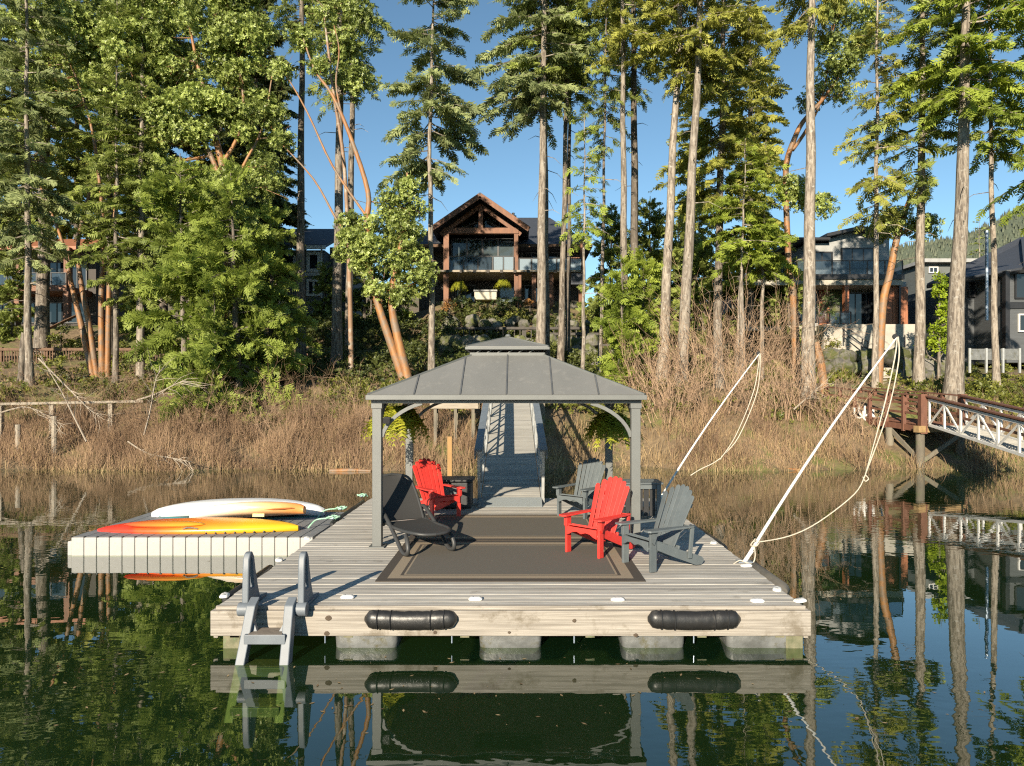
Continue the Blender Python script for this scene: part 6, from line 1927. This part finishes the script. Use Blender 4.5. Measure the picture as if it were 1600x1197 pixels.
# --- shrubs and hedges on the terraces
SG = 'shrubs on the terraces'
def shrub(label, px, py, rx, ry, D, leaf, seed, group=SG, name='shrub', size=0.15, per=110, ncl=1.5, clump=(0.28, 0.5)):
    return broadleaf(label, D, [[(px, py + ry, 3), (px, py, 2)]], [(px, py, rx, ry)], m_barkdark, seed, leaf, name, group, per, size, True, ncl, clump, False, ROS_S, 'shrub')
shrub('clipped dark hedge below the left half of the timber house deck', 722, 473, 14, 8, 49.5, m_shrubdark, 70, name='hedge')
shrub('clipped dark hedge below the middle of the timber house deck', 770, 473, 20, 8, 49.5, m_shrubdark, 71, name='hedge')
shrub('clipped dark hedge below the right end of the timber house deck', 810, 473, 14, 8, 49.5, m_shrubdark, 72, name='hedge')
shrub('bright green low hedge on the terrace, left piece', 765, 495, 16, 9, 47.8, m_shrub, 73, name='hedge')
shrub('bright green low hedge on the terrace, right piece', 808, 495, 22, 9, 47.8, m_shrub, 74, name='hedge')
shrub('rusty brown shrub left of the hedges', 702, 479, 11, 11, 48.5, m_shrubbrown, 75)
shrub('rusty brown shrub right of the hedges', 828, 476, 10, 11, 48.5, m_shrubbrown, 76)
shrub('dark green shrub on the slope behind the twin trunks', 880, 505, 18, 22, 46, m_shrubdark, 77)
shrub('bright green shrub below the right corner of the timber house', 916, 493, 14, 13, 47, m_shrub, 78)
shrub('green shrub under the round arbutus beside the boulders', 700, 520, 22, 26, 42, m_shrubdark, 79)
shrub('dark shrub in the shade left of the grey boulders', 600, 500, 34, 34, 45, m_shrubdark, 80)
shrub('rusty dead bush in the shade below the round arbutus', 580, 470, 22, 22, 46, m_shrubbrown, 81, ncl=0.8)
shrub('dark shrub at the foot of the grey sided house', 500, 520, 28, 60, 50, m_shrubdark, 82)
shrub('low green shrub under the concrete terrace wall', 1300, 540, 12, 9, 41, m_shrub, 83)
shrub('dark shrub behind the slatted fence at the left', 95, 520, 26, 22, 44, m_shrub, 84)
shrub('dark green evergreen shrub at the right side of the straight tall trunk', 1290, 470, 18, 30, 42, m_shrubdark, 85)
fern(717, 445, 51.0, 0.75, 'hanging fern basket at the left under the timber house deck', 30, 'fern baskets under the timber house deck', 0.9)
fern(786, 442, 51.0, 0.75, 'hanging fern basket at the right under the timber house deck', 31, 'fern baskets under the timber house deck', 0.9)

# --- ground cover, reeds, brush
def scatter_cover():
    r = np.random.default_rng(5)
    cs, rs_ = [], []
    for _ in range(3000):
        x = r.uniform(-32, 32)
        d = r.uniform(3.2, 20) if r.random() < 0.7 else r.uniform(3.2, 8)
        y = shore(x) + d
        if abs(x + 0.3) < 1.3 and d < 3.5: continue
        if 14.0 < x < 17 and d < 6: continue
        k = math.sin(x * 0.45 + 1.0) * math.sin(y * 0.6 + x * 0.2) + 0.35 * math.sin(x * 1.3)
        left = x < -4
        if k < (-0.15 if not left else 0.1) and r.random() < 0.85: continue
        rad = r.uniform(0.22, 0.5)
        cs.append(np.array([x, y, gz(x, y) + rad * 0.3])); rs_.append(rad)
    V, Fc, T = leaf_clumps(cs, rs_, 80, 0.16, r, 0.8, (0.1, 0.95), ROS_S, 0.9)
    NTRI[0] += len(Fc)
    tag(link('ground_cover', tri_mesh('ground_cover', V, Fc, m_shrub, T)), kind='stuff')
scatter_cover()
def slope_cover():
    r = np.random.default_rng(8)
    cs, rs_ = [], []
    for _ in range(900):
        x = r.uniform(-16, 9); y = r.uniform(34.5, 50.5)
        if r.random() < 0.25 + 0.3 * math.sin(x * 1.1 + y * .7): continue
        rad = r.uniform(0.35, 0.85)
        cs.append(np.array([x, y, gz(x, y) + rad * 0.3])); rs_.append(rad)
    V, Fc, T = leaf_clumps(cs, rs_, 60, 0.2, r, 0.85, (0.1, 0.9), ROS_S, 0.7)
    NTRI[0] += len(Fc)
    tag(link('slope_undergrowth', tri_mesh('slope_undergrowth', V, Fc, leaf_mat('dark undergrowth leaf', (0.025, 0.04, 0.012), (0.13, 0.15, 0.035), 0.25, 0.5, 0.4, 0.6), T)), kind='stuff')
slope_cover()
def litter():
    r = np.random.default_rng(12)
    n = 260
    x = np.concatenate([r.uniform(-7, 7, 150), r.normal(-1, 2.6, n - 150)])
    y = np.concatenate([r.uniform(5.6, 25, 150), r.uniform(6.0, 7.7, n - 150)])
    k = ~((x > -3.6) & (x < 3.5) & (y > 7.6) & (y < 16.2)) & ~((x < -3.3) & (x > -8.1) & (y > 12.2) & (y < 15.3))
    x, y = x[k], y[k]; n = len(x)
    a = r.uniform(0, 6.28, n); l = r.uniform(0.008, 0.035, n)
    V = []
    for da, f in ((0, 1), (1.57, 0.35), (3.14, 1), (4.71, 0.35)):
        V.append(np.stack([x + np.cos(a + da) * l * f, y + np.sin(a + da) * l * f, np.full(n, 0.004)], 1))
    V = np.stack(V, 1).reshape(-1, 3)
    kk = np.arange(n)[:, None] * 4
    Fc = np.concatenate([kk + np.array([[0, 1, 2]]), kk + np.array([[0, 2, 3]])], 0)
    tag(link('floating_leaves', tri_mesh('floating_leaves', V, Fc, m_reed, r.uniform(0, 1, n).repeat(4))), kind='stuff')
litter()

def blades(name, m, n, fx, fd, h, lean, width, seed, tonef=None, bend=0.0, patch=-9.0):
    r = np.random.default_rng(seed)
    x = fx(r, n)
    d = fd(r, n)
    sh = np.array([shore(v) for v in x])
    y = sh + d
    z = np.array([gz(a, b) for a, b in zip(x, y)])
    z = np.maximum(z, -0.05) - 0.05
    keep = ~((np.abs(x + 0.25) < 0.95) & (y < 29.3))
    keep &= ~((x > 14.6) & (x < 17.2) & (d > 0.4))
    keep &= (np.sin(x * 1.3 + 2 * np.sin(y * 0.9)) * np.sin(y * 1.6 + x * 0.5) + r.normal(0, 0.35, n)) > patch
    x, y, z = x[keep], y[keep], z[keep]
    n = len(x)
    H = h[0] + (h[1] - h[0]) * r.random(n) ** 1.5
    clump = 0.65 + 0.5 * np.sin(x * 1.9 + np.sin(y * 2.3)) * np.sin(x * 0.7 + 2)
    H = H * np.clip(clump, 0.35, 1.3)
    az = r.uniform(0, 6.28, n)
    le = np.abs(r.normal(0, lean, n))
    dirv = np.stack([np.cos(az) * np.sin(le), np.sin(az) * np.sin(le), np.cos(le)], 1)
    b = np.stack([x, y, z], 1)
    a2 = r.uniform(0, 3.14, n)
    s = np.stack([np.cos(a2), np.sin(a2) * 0.4, np.zeros(n)], 1) * (width * r.uniform(0.6, 1.4, n))[:, None]
    mid = b + dirv * (H * 0.6)[:, None]
    tip = b + dirv * H[:, None] + np.stack([np.cos(az), np.sin(az), -0.6 * np.ones(n)], 1) * (H * bend * r.random(n))[:, None]
    V = np.stack([b - s, b + s, mid + s * 0.7, mid - s * 0.7, tip], 1).reshape(-1, 3)
    k = np.arange(n)[:, None] * 5
    Fc = np.concatenate([k + np.array([[0, 1, 2]]), k + np.array([[0, 2, 3]]), k + np.array([[3, 2, 4]])], 0)
    tone = np.clip(0.5 + 0.3 * np.sin(x * 1.1) * np.sin(y * 1.7 + x * .3) + r.normal(0, 0.2, n), 0, 1).repeat(5)
    NTRI[0] += len(Fc)
    tag(link(name, tri_mesh(name, V, Fc, m, tone)), kind='stuff')
left = lambda r, n: r.uniform(-34, -0.9, n)
allx = lambda r, n: r.uniform(-34, 34, n)
right = lambda r, n: r.uniform(2.2, 34, n)
blades('dry_reeds', m_reed, 20000, allx, lambda r, n: r.uniform(-0.25, 2.6, n) + r.normal(0, .25, n), (0.35, 1.2), 0.5, 0.012, 21, bend=0.4, patch=-0.6)
blades('bank_brush', m_brush, 72000, lambda r, n: np.where(r.random(n) < 0.75, r.uniform(-34, -1.0, n), r.uniform(6, 34, n)), lambda r, n: 0.0 + 4.2 * r.random(n), (0.4, 1.75), 0.5, 0.009, 22, bend=0.15, patch=-0.55)
blades('hill_grass', m_reed, 24000, allx, lambda r, n: 3.0 + 9 * r.random(n) ** 1.3, (0.15, 0.55), 0.6, 0.010, 23, bend=0.3)

def twig_shrub(label, px, D, hgt, spread, n, seed, m, group, name='bare_shrub', zoff=0.0, w0=0.017, lvl=3):
    """leafless shrub: stems that fork into fine twigs"""
    r = np.random.default_rng(seed)
    x = (px - CX) * D / F
    base = np.array([x, D, gz(x, D) - 0.05 + zoff])
    V, Fc, T = [], [], []
    def seg(a, b, w, tone):
        d = b - a
        s = np.cross(d, [0.1, 1, 0.1]); s = s / (np.linalg.norm(s) + 1e-9) * w
        k = len(V)
        V.extend([a - s, a + s, b + s * 0.55, b - s * 0.55]); T.extend([tone] * 4)
        Fc.extend([(k, k + 1, k + 2), (k, k + 2, k + 3)])
        s2 = np.cross(d, s); s2 = s2 / (np.linalg.norm(s2) + 1e-9) * w
        k = len(V)
        V.extend([a - s2, a + s2, b + s2 * 0.55, b - s2 * 0.55]); T.extend([tone] * 4)
        Fc.extend([(k, k + 1, k + 2), (k, k + 2, k + 3)])
    def grow(p, d, L, w, lv, tone):
        m_ = 3
        for i in range(m_):
            d = d + r.normal(0, 0.13, 3) + np.array([0, 0, 0.03])
            d /= np.linalg.norm(d)
            q = p + d * L / m_
            seg(p, q, w * (1 - 0.22 * i), tone)
            p = q
            if lv > 0:
                for _ in range(r.integers(1, 3)):
                    e = d + r.normal(0, 0.5, 3)
                    e /= np.linalg.norm(e)
                    grow(p, e, L * r.uniform(0.35, 0.6), w * 0.55, lv - 1, min(1, max(0, tone + r.normal(0.05, 0.1))))
    for i in range(n):
        az = r.uniform(0, 6.28)
        k = spread * r.random() ** 0.6
        p = base + np.array([math.cos(az) * k, math.sin(az) * k * 0.6, 0])
        d = np.array([math.cos(az) * 0.35, math.sin(az) * 0.25, 1]) + r.normal(0, 0.12, 3)
        d /= np.linalg.norm(d)
        grow(p, d, hgt * r.uniform(0.55, 1.0), w0, lvl - 1, r.uniform(0.2, 0.8))
    t = thing(name, label, 'shrub', Vector(base), 0, group)
    NTRI[0] += len(Fc)
    link('twigs', tri_mesh('twigs', np.array(V) - base, np.array(Fc), m, np.array(T)), t)
WG = 'bare twiggy shrubs on the right bank'
for k, (px, D, h_, sp, n, lab) in enumerate((
        (1015, 31.5, 2.6, 1.0, 20, 'bare twiggy shrub at the foot of the bright young firs'),
        (1050, 30.6, 2.6, 1.0, 22, 'bare twiggy shrub in front of the leaning trunks, nearest the gazebo'),
        (1095, 31.6, 3.4, 1.1, 18, 'tall bare shrub just right of the leaning trunks'),
        (1135, 32.5, 4.0, 1.2, 18, 'tallest bare shrub with upright reddish stems under the hemlocks'),
        (1180, 32.2, 4.0, 1.2, 18, 'tall bare shrub behind the tip of the farther mooring pole'),
        (1220, 31.4, 3.2, 1.1, 18, 'bare shrub between the farther pole tip and the straight tall trunk'),
        (1120, 29.8, 2.0, 1.2, 20, 'low bare shrub in front of the tall ones near the water'),
        (1190, 29.6, 2.0, 1.2, 20, 'low bare shrub at the water below the straight tall trunk'),
        (1245, 30.0, 2.2, 1.0, 20, 'low bare shrub right of the straight tall trunk foot'),
        (1040, 29.4, 1.8, 1.1, 20, 'low bare shrub beside the gazebo right post'),
        (1300, 29.6, 1.7, 1.0, 16, 'low bare shrub behind the nearer pole half way up'),
        (1340, 29.0, 1.3, 1.0, 14, 'low bare shrub left of the pier hooks'),
        (1500, 28.6, 1.2, 1.2, 16, 'low bare shrub under the truss gangway'))):
    twig_shrub(lab, px, D, h_, sp, n, 200 + k, m_twig, WG)
LG = 'bare twiggy shrubs on the left bank'
for k, (px, D, h_, sp, n, lab) in enumerate((
        (20, 28.4, 1.7, 1.2, 18, 'bare brown shrub at the left edge of the reeds'),
        (120, 28.8, 1.8, 1.2, 18, 'bare brown shrub in front of the bleached branches'),
        (190, 28.0, 1.7, 1.2, 20, 'bare dark shrub left of the middle of the left bank'),
        (265, 28.6, 1.9, 1.3, 20, 'bare shrub below the left side of the bushy cedar'),
        (345, 28.2, 1.6, 1.2, 18, 'bare shrub below the middle of the bushy cedar'),
        (430, 28.6, 1.7, 1.3, 20, 'bare purple brown shrub right of the bushy cedar foot'),
        (505, 28.2, 1.4, 1.2, 18, 'bare low shrub left of the gazebo eave'),
        (560, 28.6, 1.5, 1.2, 18, 'bare low shrub seen beside the left gazebo post'),
        (60, 29.8, 2.1, 1.2, 16, 'bare tangled shrub behind the silver board at the left edge'),
        (155, 30.2, 2.2, 1.3, 16, 'bare tangled shrub below the leaning orange stems'),
        (215, 29.8, 2.0, 1.2, 16, 'bare tangled shrub at the left foot of the bushy cedars'),
        (390, 29.4, 1.8, 1.2, 16, 'bare tangled shrub in front of the dark cedar trunks'),
        (470, 29.8, 1.9, 1.3, 16, 'bare tangled shrub below the mottled trunk left of centre'),
        (535, 30.0, 1.7, 1.2, 16, 'bare tangled shrub below the round leaning arbutus'),
        (655, 28.2, 1.2, 1.2, 16, 'bare low shrub seen between the left gazebo posts'))):
    twig_shrub(lab, px, D, h_ * 1.15, sp, n, 300 + k, m_twig if k % 2 else m_brush, LG, w0=0.012)
# bleached fallen boughs on the left bank
def bough(label, pts, D, seed, w=0.045):
    r = np.random.default_rng(seed)
    ps = [P(px, py, D + dd) for px, py, dd in pts]
    t = thing('bleached_bough', label, 'fallen branch', ps[0], 0, 'bleached boughs on the left bank')
    mb = MB().tube(smooth([tuple(p) for p in ps], 4), list(np.linspace(w, 0.012, 4 * (len(ps) - 1) + 1)), 5)
    sp = smooth([tuple(p) for p in ps], 4)
    for i in range(3, len(sp) - 1):
        for _ in range(2):
            d = (sp[i + 1] - sp[i]).normalized() + Vector(r.normal(0, 0.55, 3))
            L = r.uniform(0.3, 1.2)
            q = sp[i] + d.normalized() * L * 0.5
            e = q + (d.normalized() + Vector(r.normal(0, 0.35, 3))).normalized() * L * 0.6
            mb.tube([sp[i], q, e], [0.014, 0.009, 0.004], 3, False)
    part('wood', mb, m_bleach, t, smooth=60, w=True)
bough('forked bleached bough rising from the reeds toward the left house', [(135, 690, -1), (110, 640, -.5), (95, 610, 0), (62, 555, 0.4)], 28.6, 1, 0.035)
bough('bleached bough sloping right along the bank', [(60, 560, 0.5), (110, 610, 0), (140, 640, -.3), (155, 650, -.5)], 29, 2, 0.035)
bough('bleached bough lying low across the reeds at the left', [(0, 645, 0), (40, 636, 0), (75, 650, -.3), (100, 668, -.5)], 28.4, 3, 0.03)
bough('bleached bough standing in front of the bushy cedar left side', [(225, 680, -.6), (235, 640, -.3), (243, 595, 0), (250, 580, 0)], 28.2, 4, 0.035)
bough('bleached bough reaching right in front of the bushy cedar', [(215, 625, 0), (245, 615, -.2), (275, 600, -.4), (290, 595, -.4)], 28.4, 5, 0.035)
bough('bleached bough dipping into the water at the left', [(200, 690, 0), (230, 708, -.8), (270, 716, -1.2), (300, 722, -1.5)], 27.4, 6, 0.03)
bough('pale bough hanging over the grass right of the straight tall trunk', [(1240, 640, 0), (1265, 618, 0), (1285, 600, 0)], 29.5, 7, 0.035)
print('VEGETATION TRIANGLES', NTRI[0])
